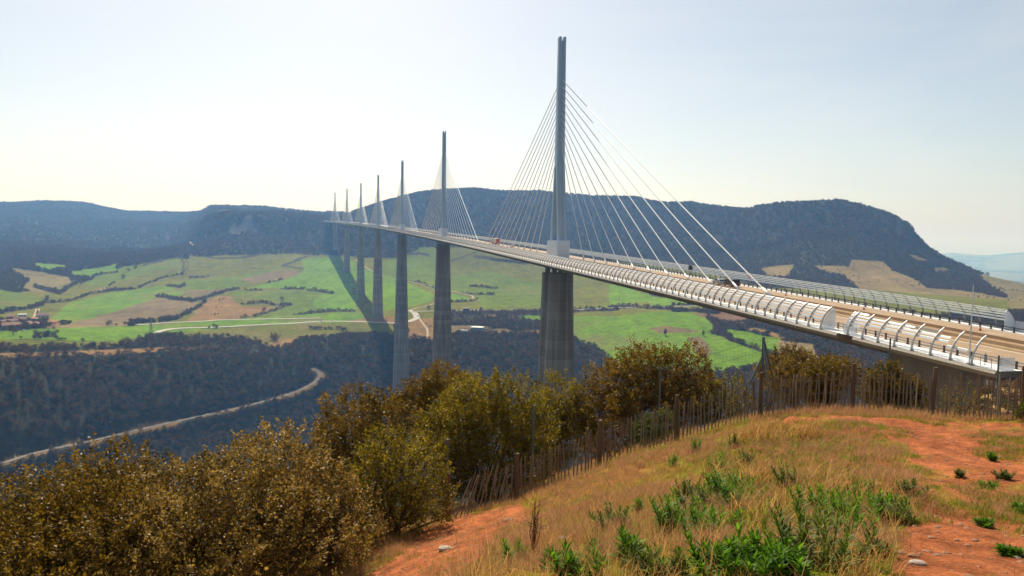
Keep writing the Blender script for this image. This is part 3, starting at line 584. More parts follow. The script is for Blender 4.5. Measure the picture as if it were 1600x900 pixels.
# crash barriers: posts and rails
def at_s(s, l, h=0): return axis(s, l, h)
def bax(s):
    th = BH + BK * s; return np.array([math.sin(th), math.cos(th), BS]), np.array([math.cos(th), -math.sin(th), 0])
def lbox(mb, s, l, h, dl, ds, dh):
    f, r = bax(s); c = axis(s, l, h); u = np.array([0, 0, 1.])
    P = [c + r * (x * dl / 2) + f * (y * ds / 2) + u * (z * dh / 2) for z in (-1, 1) for y in (-1, 1) for x in (-1, 1)]
    mb.hexa(P)
posts = [(s, sg) for s in np.arange(-231, 500, 2.08) for sg in (-1, 1)]
posts.sort(key=lambda t: np.linalg.norm(axis(t[0], t[1] * 12.8)))
rest = MB()
for k, (s, sg) in enumerate(posts):
    mb = MB() if k < 98 else rest
    lbox(mb, s, sg * 12.8, .48, .16, .20, .88); lbox(mb, s, sg * 12.8, .06, .34, .34, .06)
    if k < 98: rel(mb.build("barrier_post", m_dark))
tag(rel(rest.build("barrier_posts", m_dark)), kind='stuff')
for sg in (-1, 1):
    for h in (.42, .78):
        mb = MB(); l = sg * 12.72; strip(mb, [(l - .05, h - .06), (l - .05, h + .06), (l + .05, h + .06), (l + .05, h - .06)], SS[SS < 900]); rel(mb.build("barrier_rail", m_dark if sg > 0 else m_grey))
# curved windscreens
RIBP = [(0, 0), (.06, .7), (.28, 1.45), (.66, 2.15), (1.2, 2.8), (1.85, 3.3)]
def rib_mesh(mb, s, sg, full=True):
    f, r = bax(s); secs = []
    for k, (dl, h) in enumerate(RIBP):
        tx, tz_ = (np.array(RIBP[min(k + 1, 5)]) - np.array(RIBP[max(k - 1, 0)])); n = math.hypot(tx, tz_); tx /= n; tz_ /= n
        c = axis(s, sg * (W - .08 - dl), h + .03); nn = -sg * r * tz_ * -1 + np.array([0, 0, 1.]) * tx; a = .15 - .012 * k
        secs.append(np.array([c + nn * a + f * .055, c + nn * a - f * .055, c - nn * a - f * .055, c - nn * a + f * .055]))
    mb.sweep(secs)
    if full: lbox(mb, s, sg * (W - .16), .08, .42, .26, .10)
spc = 3.1275
ribs = []
for i in range(0, 800):
    s = -228.0 + i * spc
    if s > S1 - 4: break
    if not (-204 < s < -200.5): ribs.append((s, -1))
    if s > -203.5: ribs.append((s, 1))
ribs.sort(key=lambda t: np.linalg.norm(axis(t[0], t[1] * W)) + (60 if t[1] > 0 else 0))
restw = MB()
m_ribw = mat("rib_white_shaded", (.42, .42, .41), .4, spec=.5)  # white ribs, shade of the side towards the viewer put into the colour
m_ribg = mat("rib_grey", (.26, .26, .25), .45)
restg = MB()
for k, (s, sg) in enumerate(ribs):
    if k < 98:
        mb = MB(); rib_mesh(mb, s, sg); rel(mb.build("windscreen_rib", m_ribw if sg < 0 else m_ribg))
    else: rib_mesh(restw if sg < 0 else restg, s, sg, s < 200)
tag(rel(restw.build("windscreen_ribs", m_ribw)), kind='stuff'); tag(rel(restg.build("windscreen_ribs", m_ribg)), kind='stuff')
def rp_at(t):        # position and direction along the rib, t in 0..1
    P = np.array(RIBP); L_ = np.r_[0, np.cumsum(np.hypot(*np.diff(P, axis=0).T))]; q = t * L_[-1]
    return np.array([np.interp(q, L_, P[:, 0]), np.interp(q, L_, P[:, 1])])
def slats(sg, sa, sb, n, step):
    mb = MB(); ss = np.arange(sa, sb + .01, step)
    for j in n:
        t0 = .36 + j * .138; a = rp_at(t0 - .036); b2 = rp_at(t0 + .036)
        q = [(sg * (W - .22 - a[0]), a[1] + .03), (sg * (W - .22 - b2[0]), b2[1] + .03), (sg * (W - .25 - b2[0]), b2[1] + .06), (sg * (W - .25 - a[0]), a[1] + .06)]
        strip(mb, q, ss)
    return mb
rel(slats(-1, -199.9, S1 - 6, range(5), spc * 1).build("windscreen_slats", m_slat))
rel(slats(1, -203.2, S1 - 6, range(5), spc * 1).build("windscreen_slats", m_slat))
for k, nn in enumerate([range(5), range(1, 4), range(1, 4), range(1, 4), range(1, 3), range(1, 3), range(0, 1)]):
    s_ = -204 - .1 - k * spc
    rel(slats(-1, s_ - spc - .9, s_ - .9, nn, spc).build("windscreen_slats", m_slat))
def endpanel(s, sg, name="end_panel"):
    P = [axis(s, sg * (W - .1 - RIBP[k][0]), RIBP[k][1] * .96 + .04) for k in range(6)] + [axis(s, sg * (W - 2.3), 2.9), axis(s, sg * (W - 2.3), .04)]
    f, r = bax(s); P = np.array(P); mb = MB(); mb.sweep([P, P + f * .05]); return rel(mb.build(name, m_acr))
endpanel(-200.2, -1); endpanel(-205.2, -1); endpanel(-203.5, 1)
# gap furniture and the ends of the walkways
mb = MB()
for s in (-203.8, -202.6, -201.4): lbox(mb, s, -13.9, .65, .05, .05, 1.2)
for h in (.7, 1.2): lbox(mb, -202.6, -13.9, h, .04, 2.4, .04)
rel(mb.build("gap_railing", m_grey))
mb = MB()
for k in range(8): lbox(mb, -205 - 3 * k, 15.6, .8, .05, 2.9, 1.4)
rel(mb.build("end_fence_panel", m_acr))
mb = MB()
for s in (-229, -230.5): lbox(mb, s, -15.6, .6, .05, .05, 1.15)
for s in (-228.6, -230.9): lbox(mb, s, -14.6, .75, .05, .05, 1.5)
lbox(mb, -229.8, -15.6, 1.15, .04, 1.6, .04); rel(mb.build("end_railing", m_grey))
mb = MB(); lbox(mb, -231.5, -14.6, .75, 1.9, .06, 1.4); rel(mb.build("end_screen_panel", m_acr))
# abutment
mb = MB(); P = []
for s, hb_ in ((-210.0, -12.0), (-229.0, -12)):
    pass
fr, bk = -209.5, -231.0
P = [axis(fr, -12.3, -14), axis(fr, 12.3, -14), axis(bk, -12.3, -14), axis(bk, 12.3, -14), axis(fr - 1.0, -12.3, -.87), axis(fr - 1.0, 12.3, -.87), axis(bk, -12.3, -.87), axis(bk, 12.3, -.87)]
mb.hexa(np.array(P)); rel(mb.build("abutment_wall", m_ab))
mb = MB(); lbox(mb, -230.6, -14.6, -3.2, 3.0, .7, 3.9); rel(mb.build("abutment_wing_pier", m_bl))
# far abutment at the plateau
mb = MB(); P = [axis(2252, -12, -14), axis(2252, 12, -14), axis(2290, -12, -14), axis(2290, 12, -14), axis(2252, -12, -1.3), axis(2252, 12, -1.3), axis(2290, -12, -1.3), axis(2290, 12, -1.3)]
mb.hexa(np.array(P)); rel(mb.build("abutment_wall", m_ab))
# ---- piers
def oct_sec(s, l0, W_, L_, z, ds=0, ch=.30):
    f, r = bax(s); f = f * np.array([1, 1, 0]); c = axis(s + ds, 0, 0); c = np.array([c[0], c[1], z]); a, b2 = W_ / 2, L_ / 2; c1 = ch * W_; c2 = min(.30 * L_, c1 * .8)
    q = [(-a, -b2 + c2), (-a + c1, -b2), (-.12 * W_, -b2), (-.10 * W_, -b2 + .7), (.10 * W_, -b2 + .7), (.12 * W_, -b2), (a - c1, -b2), (a, -b2 + c2),
         (a, b2 - c2), (a - c1, b2), (.12 * W_, b2), (.10 * W_, b2 - .7), (-.10 * W_, b2 - .7), (-.12 * W_, b2), (-a + c1, b2), (-a, b2 - c2)]
    return np.array([c + r * x + f * y for x, y in q])
CABLES = []
for i in range(7):
    s = 342.0 * i; dz = float(axis(s)[2]); base = axis(s); gz = float(tz(base[0], base[1])); top = dz - 6.0; H = top - gz + 6
    split = min(90.0, H * .93)
    wid = lambda d: 9.6 + 14.5 * (d / 240.0) ** 1.0
    pe = rel(empty("pier", (0, 0, 0))); pe.matrix_parent_inverse = Matrix.Translation(V_.location).inverted()
    for sg in (-1, 1):
        mb = MB(); secs = []
        for d in np.linspace(0, split, 10):
            t = d / split; Lc = 7.2 + (8.2 - 7.2) * t; off = sg * (5.1 - (5.1 - 4.25) * t)
            secs.append(oct_sec(s, 0, wid(d), Lc, top - d, ds=off))
        mb.sweep(secs); sub(mb.build("pier_column", m_conc), pe)
    mb = MB(); mb.sweep([oct_sec(s, 0, wid(d), 16.8 + 1.5 * (d - split) / 160, top - d) for d in np.linspace(split, H, 8)]); sub(mb.build("pier_shaft", m_conc), pe)
    mb = MB()
    for sg in (-1, 1):
        for sl_ in (-1, 1):
            lbox(mb, s + sg * 5.1, sl_ * 2.9, -5.1, 1.7, 2.0, 1.9)
    sub(mb.build("bearing", m_under), pe)
    # ---- mast
    me_ = rel(empty("mast", (0, 0, 0))); me_.matrix_parent_inverse = Matrix.Translation(V_.location).inverted()
    f, r = bax(s); f = np.array([f[0], f[1], 0]); u = np.array([0, 0, 1.]); cb = axis(s)
    def rect(h, ds, wl, wf, ch=.18):
        a, b2 = wl / 2, wf / 2; q = [(-a, -b2 + ch * wf), (-a + ch * wl, -b2), (-.14 * wl, -b2), (-.11 * wl, -b2 + .25), (.11 * wl, -b2 + .25), (.14 * wl, -b2), (a - ch * wl, -b2), (a, -b2 + ch * wf), (a, b2 - ch * wf), (a - ch * wl, b2), (.14 * wl, b2), (.11 * wl, b2 - .25), (-.11 * wl, b2 - .25), (-.14 * wl, b2), (-a + ch * wl, b2), (-a, b2 - ch * wf)]
        return np.array([cb + r * x + f * (ds + y) + u * h for x, y in q])
    HC = 38.0
    for sg in (-1, 1):
        mb = MB(); mb.sweep([rect(h, sg * (6.2 - (6.2 - 1.15) * h / HC), 3.7 - .25 * h / HC, 2.5 - .1 * h / HC) for h in np.linspace(0, HC, 6)]); sub(mb.build("mast_leg", m_mast), me_)
    mb = MB(); mb.sweep([rect(h, 0, 3.45 - .55 * (h - HC) / (MH - HC), 4.7 - 1.9 * (h - HC) / (MH - HC), .14) for h in np.linspace(HC, MH - 1.6, 6)])
    for sg in (-1, 1):
        P = [cb + r * (sg * .95 + x * .45) + f * (y * 1.35) + u * z for z in (MH - 1.7, MH) for y in (-1, 1) for x in (-1, 1)]; mb.hexa(np.array(P))
    sub(mb.build("mast_head", m_mast), me_)
    if i < 3:
        mb = MB(); a, b2, c_ = 2.7, 8.1, .5
        q = [(-a, -b2 + c_), (-a + c_, -b2), (a - c_, -b2), (a, -b2 + c_), (a, b2 - c_), (a - c_, b2), (-a + c_, b2), (-a, b2 - c_)]
        mb.sweep([np.array([cb + r * x + f * y + u * h for x, y in q]) for h in (.35, 7.6)]); bx = sub(mb.build("base_cladding", m_white), me_)
        mb = MB()
        rr = random.Random(3 + i)
        for yy in np.arange(-7.0, 7.1, .78):
            for hh in np.arange(1.0, 7.2, .62):
                if rr.random() < .55:
                    P = [cb + r * (-a - (.03 if x > 0 else -.01)) + f * (yy + y * .2) + u * (hh + z * .17) for z in (-1, 1) for y in (-1, 1) for x in (-1, 1)]; mb.hexa(np.array(P))
        sub(mb.build("perforation_pattern", m_walk), me_)
        mb = MB(); lbox(mb, s - 9.2, 0, .35, 3.2, 2.0, .6); sub(mb.build("plinth", m_dark), me_)
    for sg in (-1, 1):
        for j in range(11):
            h = 73.2 - j * 2.66; sd_ = sg * (34.75 + 12.51 * (10 - j)) ; CABLES.append((s, sd_, h, sg, i))
def cable(mb, s, sd_, h, n=6):
    A = axis(s, 0, h); f, r = bax(s); A = A + f * (np.sign(sd_) * (2.0 - .9 * (h - 40) / 50)); A[2] = axis(s, 0, h)[2]; B = axis(s + sd_, 0, .9)
    t = np.linspace(0, 1, 7)[:, None]; P = A + (B - A) * t; P[:, 2] -= (4 * .0035 * abs(sd_) * (t * (1 - t)))[:, 0]
    mb.tube(P, .155, n, cap=False)
    d = (A - B) / np.linalg.norm(A - B); mb.tube(np.array([B - d * .6, B + d * 3.4]), [.30, .24], n)
CABLES.sort(key=lambda c: (c[4], -c[3] * -1, abs(c[1])))
m_cab = mat("cable_sheath", (.78, .77, .74), .4, spec=.4); restc = MB()
for k, c in enumerate(CABLES):
    if k < 98:
        mb = MB(); cable(mb, c[0], c[1], c[2]); rel(mb.build("stay_cable", m_cab, smooth=True))
    else: cable(restc, c[0], c[1], c[2], 4)
tag(rel(restc.build("stay_cables", m_cab)), kind='stuff')
mb = MB()
for c in CABLES[:22]:
    lbox(mb, c[0] + c[1], 0, .45, .9, 1.4, .75)
rel(mb.build("cable_anchor_block", m_white))
# ================= woodland =================
def leaf_quads(P, D, Nn, ln, wd, fold=0.0):
    """one quad per leaf: base P, direction D, side vector Nn"""
    ln = np.asarray(ln)[:, None]; wd = np.asarray(wd)[:, None]
    mid = P + D * ln * .5; up_ = np.cross(D, Nn)
    V = np.stack([P, mid + Nn * wd + up_ * fold * wd, P + D * ln, mid - Nn * wd + up_ * fold * wd], 1).reshape(-1, 3)
    return V, np.arange(len(V)).reshape(-1, 4)
def unit(n, g=rng):
    v = g.normal(size=(n, 3)); return v / np.linalg.norm(v, axis=1)[:, None]
m_bare = leaf_mat("bare_twigs", (.085, .052, .024), (.21, .125, .055), gloss=.05, rough=.9, tl=.15, c3=(.16, .09, .04), scale=.02)
m_ever = leaf_mat("evergreen_leaves", (.026, .036, .006), (.085, .095, .016), gloss=.15, rough=.7, tl=.2, scale=.02)
m_rust = leaf_mat("rusty_oak_leaves", (.07, .040, .012), (.16, .085, .025), gloss=.1, rough=.8, tl=.3, scale=.02)
m_yel = leaf_mat("yellow_spring_leaves", (.12, .11, .01), (.30, .26, .03), gloss=.1, rough=.8, tl=.4, scale=.02)
m_trunk = mat("bark", (.09, .07, .05), .95, noise=.4, nscale=6)
def far_tree(name, m, seed, n=130, tall=8., rad=3.0, cone=False, size=.75, link=False, lift=.32):
    g = np.random.default_rng(seed); u = unit(n, g); k = g.random(n) ** .33
    if cone:
        z = g.random(n) ** 1.4; a = g.random(n) * 6.283; rr = rad * (1 - z) * (.5 + .6 * g.random(n)); P = np.stack([np.cos(a) * rr, np.sin(a) * rr, .1 * tall + z * tall * .9], -1)
    else:
        cl = unit(9, g) * np.array([rad * .55, rad * .55, tall * .22]) + np.array([0, 0, tall * (lift + .28)]); c = cl[g.integers(0, 9, n)]
        P = c + u * k[:, None] * np.array([rad * .55, rad * .55, tall * .22]); P[:, 2] = np.clip(P[:, 2], tall * .06, tall)
    D = unit(n, g); Nn = np.cross(D, unit(n, g)); Nn /= np.linalg.norm(Nn, axis=1)[:, None]
    V, Fc = leaf_quads(P, D, Nn, size * (.7 + .9 * g.random(n)), size * .45 * (.7 + .6 * g.random(n)))
    tb = MB(); tb.tube([(0, 0, -.6), (0, 0, tall * .55)], [.028 * tall, .01 * tall], 4); TV = np.concatenate(tb.V); TF = [f for f in tb.F if len(f) == 4]
    V2 = np.concatenate([V, TV]); F2 = np.concatenate([Fc, np.array(TF) + len(V)])
    return mesh_np(name, V2, F2, m, link=link)
def instancer(name, P, scale, rot, kind, protos, kindtag='stuff', flat=None):
    """ONE object: points that each carry a copy of one of the prototypes"""
    c = bpy.data.collections.new(name + "_kinds")
    for p in protos: c.objects.link(p)
    me = bpy.data.meshes.new(name); me.vertices.add(len(P)); me.vertices.foreach_set("co", np.asarray(P, np.float32).ravel())
    for nm, tp, arr in (("sc", 'FLOAT_VECTOR', scale), ("ro", 'FLOAT_VECTOR', rot), ("ki", 'INT', kind)):
        a = me.attributes.new(nm, tp, 'POINT')
        if tp == 'INT': a.data.foreach_set("value", np.asarray(arr, np.int32))
        else: a.data.foreach_set("vector", np.asarray(arr, np.float32).ravel())
    o = bpy.data.objects.new(name, me); COL.objects.link(o)
    ng = bpy.data.node_groups.new(name, 'GeometryNodeTree'); ng.interface.new_socket("Geometry", in_out='INPUT', socket_type='NodeSocketGeometry'); ng.interface.new_socket("Geometry", in_out='OUTPUT', socket_type='NodeSocketGeometry')
    N = ng.nodes; L = ng.links; gi = N.new("NodeGroupInput"); go = N.new("NodeGroupOutput"); ci = N.new("GeometryNodeCollectionInfo"); ci.inputs[0].default_value = c; ci.inputs[1].default_value = True; ci.inputs[2].default_value = True
    ip = N.new("GeometryNodeInstanceOnPoints"); ip.inputs["Pick Instance"].default_value = True
    def at2(nm, tp):
        a = N.new("GeometryNodeInputNamedAttribute"); a.data_type = tp; a.inputs[0].default_value = nm; return a.outputs[0]
    L.new(gi.outputs[0], ip.inputs["Points"]); L.new(ci.outputs[0], ip.inputs["Instance"]); L.new(at2("ki", 'INT'), ip.inputs["Instance Index"])
    er = N.new("FunctionNodeEulerToRotation"); L.new(at2("ro", 'FLOAT_VECTOR'), er.inputs[0]); L.new(er.outputs[0], ip.inputs["Rotation"]); L.new(at2("sc", 'FLOAT_VECTOR'), ip.inputs["Scale"]); L.new(ip.outputs[0], go.inputs[0])
    md = o.modifiers.new("copies", 'NODES'); md.node_group = ng
    return tag(o, kind=kindtag)
EL = ZG / RG; HOR = np.maximum.accumulate(EL, axis=0)
def visible(x, y, z, hgt):
    r = np.hypot(x, y); fi, fj = grid_ij(x, y); i = np.clip(fi.astype(int) - 1, 0, NR - 1); j = np.clip(np.rint(fj).astype(int), 0, NC - 1)
    return (z + hgt) / r > HOR[i, j] - .002
def scatter(r0, r1, spacing, px0=-60, px1=1660, hgt=9, g=rng):
    a0, a1 = az_of(float(px0), 450.), az_of(float(px1), 450.); n = int((a1 - a0) * (r1 * r1 - r0 * r0) / 2 / spacing ** 2)
    r = np.sqrt(r0 * r0 + g.random(n) * (r1 * r1 - r0 * r0)); a = a0 + g.random(n) * (a1 - a0); x = r * np.sin(a); y = r * np.cos(a); z = tz(x, y)
    k = visible(x, y, z, hgt); return x[k], y[k], z[k]
def clear_bridge(x, y, w=13):
    # keep piers and the ground right below the abutment free
    ok = np.ones(len(x), bool)
    for i in range(7):
        b = axis(342. * i); ok &= np.hypot(x - b[0], y - b[1]) > 16
    for s in np.arange(-400, -195, 6.): b = axis(s); ok &= np.hypot(x - b[0], y - b[1]) > 19
    b = axis(2262.); ok &= np.hypot(x - b[0], y - b[1]) > 30
    for name, lb, Q, zq, wd in ROADS:
        lo = Q.min(0) - 12; hi = Q.max(0) + 12; m = np.nonzero((x > lo[0]) & (x < hi[0]) & (y > lo[1]) & (y < hi[1]))[0]
        if len(m):
            d = np.full(len(m), 1e9)
            for k in range(len(Q)): d = np.minimum(d, np.hypot(x[m] - Q[k, 0], y[m] - Q[k, 1]))
            ok[m] &= d > wd / 2 + 3.2
    return ok
protos_b = [far_tree("bare_tree_a", m_bare, 1, 150), far_tree("bare_tree_b", m_bare, 2, 150, 9, 2.7), far_tree("dark_oak_a", m_ever, 3, 170, 7, 3.2, lift=.2), far_tree("dark_oak_b", m_ever, 4, 170, 8, 2.8, lift=.2), far_tree("rusty_oak", m_rust, 5, 150, 7, 2.9)]
def make_wood(name, zones, classes, mixw, smin, smax):
    X, Y, Z = [], [], []
    for r0, r1, sp, a, b2 in zones:
        x, y, z = scatter(r0, r1, sp, a, b2); cl = classify(x, y, z); k = np.isin(cl, classes) & clear_bridge(x, y)
        X.append(x[k]); Y.append(y[k]); Z.append(z[k])
    x, y, z = map(np.concatenate, (X, Y, Z)); n = len(x); r = np.hypot(x, y)
    s = (smin + (smax - smin) * rng.random(n)) * (1 + np.clip((r - 2600) / 2600, 0, .9))
    t = np.clip(rng.random(n) + fbm(x / 120, y / 120, 3, 91) * 1.1, 0, .999); cw = np.cumsum(mixw) / np.sum(mixw); kd = np.searchsorted(cw, t)
    sc = np.stack([s * (1.1 + .3 * rng.random(n)), s * (1.1 + .3 * rng.random(n)), s * (.75 + .5 * rng.random(n))], -1)
    ro = np.stack([0 * s, 0 * s, rng.random(n) * 6.28], -1)
    # each point carries the prototypes of its own wood
    o = instancer(name, np.stack([x, y, z - .3], -1), sc, ro, np.minimum(kd, len(protos_b) - 1), [p.copy() for p in protos_b])
    print(name, n); return o
make_wood("forest", [(2000, 2900, 8.0, -60, 1660), (2900, 5400, 13, -60, 560)], [0], [.22, .18, .27, .25, .08], .75, 1.25)
make_wood("gorge_woodland", [(600, 1250, 4.6, -60, 1660)], [0, 9], [.30, .25, .17, .16, .12], .5, .95)
make_wood("hedgerow_woodland", [(1150, 2050, 5.0, -60, 1660)], [0, 9], [.32, .3, .16, .14, .08], .35, .75)
# scattered scrub in the rough pastures
x, y, z = scatter(1150, 2300, 17); cl = classify(x, y, z); k = (np.isin(cl, [4, 6, 12]) & (fbm(x / 90, y / 90, 3, 14) > .02)) & clear_bridge(x, y); x, y, z = x[k], y[k], z[k]; n = len(x)
instancer("pasture_scrub", np.stack([x, y, z - .2], -1), np.repeat((.25 + .3 * rng.random(n))[:, None], 3, 1), np.stack([0 * x, 0 * x, rng.random(n) * 6.28], -1), rng.integers(0, 5, n), [p.copy() for p in protos_b])
# slope below the viewpoint (mostly hidden by the bushes)
x, y, z = scatter(42, 600, 4.2, -60, 1500); k = clear_bridge(x, y); px, py = topx(np.stack([x, y, z], -1)); r_ = np.hypot(x, y)
k &= (r_ > 60) | (rng.random(len(x)) < .25); k &= ~((px > 1290) & (r_ < 130)); x, y, z = x[k], y[k], z[k]; n = len(x)
instancer("hillside_thicket", np.stack([x, y, z - .3], -1), np.repeat((.28 + .22 * rng.random(n))[:, None], 3, 1), np.stack([0 * x, 0 * x, rng.random(n) * 6.28], -1), rng.choice([0, 1, 2, 3, 4], n, p=[.25, .2, .2, .2, .15]), [p.copy() for p in protos_b])
x, y, z = scatter(27, 100, .9, 1440, 1640, 1); b_ = axis(-231.0, -14); k = (np.hypot(x - b_[0], y - b_[1]) > 3) & ~((np.abs((x - BX) * math.cos(BH) - (y - BY) * math.sin(BH)) < 16.5)); x, y, z = x[k], y[k], z[k]; n = len(x)
instancer("embankment_scrub", np.stack([x, y, z - .1], -1), np.repeat((.05 + .07 * rng.random(n))[:, None], 3, 1) * np.array([1.6, 1.6, .8]), np.stack([0 * x, 0 * x, rng.random(n) * 6.28], -1), rng.choice([0, 1, 3, 4], n, p=[.4, .2, .1, .3]), [p.copy() for p in protos_b]); print('embankment', n)
# trees one can pick out in the fields
def field_tree(px, py, hpx, label, m, name='tree', cone=False, wide=1.0, rmin=700):
    P = hit(px, py, rmin=rmin); r = math.hypot(P[0], P[1]); H = hpx * r / F
    c = far_tree("crown", m, int(px * 7 + py), 260, H, H * .36 * wide, cone, size=H * .085, link=True, lift=.18)
    e = empty(name, P, label, 'tree', None); c.parent = e; mb = MB(); mb.tube([(0, 0, -.5), (0, 0, H * .6)], [H * .035, H * .012], 6); mb.build("trunk", m_trunk, e)
    return e
FT = [(21, 523, 13, 'bare bushy tree standing alone on the bright green strip below the village', m_bare, 'bare_tree', 0, 1.3),
 (430, 532, 19, 'large round dark tree alone at the lower field edge left of the bridge shadow', m_bare, 'round_tree', 0, 1.5),
 (59, 497, 11, 'dark pointed conifer standing among the village houses', m_ever, 'conifer', 1, .8),
 (171, 508, 9, 'small rounded tree on the pink field edge just above the pale road', m_bare, 'tree', 0, 1.4),
 (192, 436, 8, 'lone little tree in the upper green field, right of the scrubby hillside', m_bare, 'tree', 0, 1.2),
 (211, 421, 8, 'highest lone tree in the upper green field near the wooded slope', m_bare, 'tree', 0, 1.2),
 (201, 424, 6, 'tiny tree just left of the highest lone tree in the upper field', m_bare, 'tree', 0, 1.2),
 (413, 487, 9, 'bare tree at the right end of the orange tan field', m_bare, 'bare_tree', 0, 1.3),
 (441, 471, 9, 'bare tree beside the hedge above the orange tan field', m_bare, 'bare_tree', 0, 1.4),
 (715, 506, 13, 'pale yellow tree in spring leaf between the second and third bridge piers', m_yel, 'yellow_tree', 0, 1.0),
 (736, 503, 10, 'smaller yellow tree to the right of the pale yellow one near the second pier', m_yel, 'yellow_tree', 0, 1.1),
 (655, 536, 13, 'dark round evergreen tree at the forest edge right of the third pier', m_ever, 'evergreen_tree', 0, 1.4),
 (670, 483, 8, 'bare tree on the winding lane right of the third pier', m_bare, 'bare_tree', 0, 1.1),
 (752, 487, 9, 'bare tree beside the main road, just right of the second pier', m_bare, 'bare_tree', 0, 1.1),
 (1040, 525, 14, 'thin dark tree, left of the pair in the green field right of the nearest pier', m_bare, 'bare_tree', 0, .6),
 (1099, 525, 11, 'thin dark tree, right of the pair in the green field right of the nearest pier', m_bare, 'bare_tree', 0, .6),
 (1052, 480, 12, 'bare tree by the far road below the windscreen of the bridge', m_bare, 'bare_tree', 0, 1.0)]
for px, py, hp, lb, m, nm, cn, wd in FT: field_tree(px, py, hp, lb, m, nm, cn, wd)
# ================= bushes near the viewpoint =================
m_l_olive = leaf_mat("oak_leaves_brown_olive_glint", (.045, .030, .006), (.43, .265, .045), gloss=.30, rough=.5, tl=.40, c3=(.70, .56, .32), scale=1.2)  # palest tone: pale leaf undersides with sun glints put into the colour
m_l_dark = leaf_mat("oak_leaves_dark", (.035, .024, .003), (.31, .18, .012), gloss=.25, rough=.5, tl=.42, c3=(.34, .21, .03), scale=1.2)
m_l_gold = leaf_mat("oak_leaves_golden", (.045, .040, .003), (.34, .245, .012), gloss=.25, rough=.5, tl=.5, c3=(.5, .34, .03), scale=1.2)
m_l_green = leaf_mat("box_leaves_green", (.04, .05, .004), (.13, .15, .010), gloss=.25, rough=.5, tl=.45, c3=(.22, .20, .02), scale=1.5)
m_l_orange = leaf_mat("young_leaves_orange", (.06, .05, .004), (.20, .12, .008), gloss=.25, rough=.5, tl=.5, c3=(.42, .20, .01), scale=2)
m_l_red = leaf_mat("dry_red_leaves", (.07, .025, .015), (.20, .06, .03), gloss=.2, rough=.6, tl=.4, scale=2)
m_twig = mat("twig_bark", (.10, .065, .045), .9, noise=.4, nscale=12)
def bush(name, blobs, label, m, dens=1.0, leaf=.055, cl=.20, per=26, seed=0, sparse=0.0, group=None, cat='bush', twigs=True):
    """blobs: (px, py, r, radius px)"""
    g = np.random.default_rng(seed + 100); C_ = [at(float(b[0]), float(b[1]), float(b[2])) for b in blobs]; Rr = [b[3] * b[2] / F for b in blobs]
    C_ = np.array(C_); Rr = np.array(Rr); cen = C_.mean(0); base = np.array([cen[0], cen[1], float(tz(cen[0], cen[1]))])
    P = []; OUT = []
    for c, rd in zip(C_, Rr):
        n = int(dens * 4 * math.pi * rd * rd * 26 * (1 if rd > .6 else 1.3)); u = unit(n, g); q = fbm(u[:, 0] * 2.2 + c[0], u[:, 2] * 2.2 + u[:, 1] * 2 + c[2], 3, seed)
        k = (.50 + .52 * g.random(n) ** .5) * (1 + .95 * q); p = c + u * (k * rd)[:, None] * np.array([1, 1, .95]); P.append(p); OUT.append(u)
    P = np.concatenate(P); OUT = np.concatenate(OUT); gz = tz(P[:, 0], P[:, 1]); k = P[:, 2] > gz + .10
    k &= g.random(len(P)) > sparse; P = P[k]; OUT = OUT[k]
    # shoots sticking out
    n = len(P); per_ = g.poisson(per, n); idx = np.repeat(np.arange(n), per_); N_ = len(idx)
    ax = OUT[idx] * .6 + np.array([0, 0, .55]) + unit(n, g)[idx] * .5; ax /= np.linalg.norm(ax, axis=1)[:, None]; along = g.random(N_)
    LP = P[idx] + ax * (along * cl * 1.5)[:, None] + unit(N_, g) * (cl * (.55 - .35 * along) * g.random(N_) ** .5)[:, None]
    D = unit(N_, g) * .9 + ax * .5 + np.array([0, 0, .1]); D /= np.linalg.norm(D, axis=1)[:, None]
    S = np.cross(D, unit(N_, g)); S /= np.linalg.norm(S, axis=1)[:, None]
    V, Fc = leaf_quads(LP - base, D, S, leaf * (.6 + .7 * g.random(N_)), leaf * .30 * (.7 + .6 * g.random(N_)), .35)
    e = empty(name, tuple(base), label, cat, group); mesh_np("foliage", V, Fc, m, e)
    mb = MB()
    nst = max(3, len(blobs))
    for c, rd in zip(C_, Rr):
        for t in range(2):
            b0 = base + np.array([g.normal() * .15, g.normal() * .15, -.1]) * (1 + rd); tgt = c + g.normal(size=3) * rd * .35 - base; b0 = b0 - base
            pts = [b0 + (tgt - b0) * q + np.array([g.normal() * .05, g.normal() * .05, .12 * math.sin(3.1 * q)]) * rd for q in np.linspace(0, 1, 5)]
            mb.tube(pts, np.linspace(.045, .015, 5) * (.6 + rd * .5), 5, cap=False)
    if twigs:
        for i in g.choice(len(P), min(len(P), 300), replace=False):
            j = int(np.argmin(np.linalg.norm(C_ - P[i], axis=1))); mb.tube([(C_[j] * .5 + P[i] * .5) - base, P[i] - base + OUT[i] * .1], [.010, .003], 3, cap=False)
    mb.build("branches", m_twig, e); return e
bush("oak_bush", [(-60, 880, 14.5, 100), (50, 865, 14.5, 100), (150, 825, 14.5, 95), (30, 930, 13, 120), (170, 890, 13.2, 120), (225, 812, 14.5, 90)], "wide brown olive bush filling the lower left corner, its left half", m_l_dark, .95, .062, .20, 26, 1)
bush("oak_bush", [(300, 812, 14, 98), (395, 785, 14, 94), (455, 778, 14, 86), (498, 815, 13.8, 78), (350, 870, 12.6, 125), (470, 880, 12.8, 105), (270, 900, 12.4, 110), (530, 850, 14, 60)], "large bush with pale glinting leaves at the lower left, right of the corner one", m_l_olive, 1.0, .062, .20, 26, 2)
bush("oak_tree", [(548, 660, 21, 48), (600, 662, 21, 42), (530, 690, 21, 36), (575, 715, 21, 58), (520, 740, 20.5, 45)], "dark brown green oak bush rising behind the gap between the two front bushes", m_l_dark, .9, .07, .22, 24, 3)
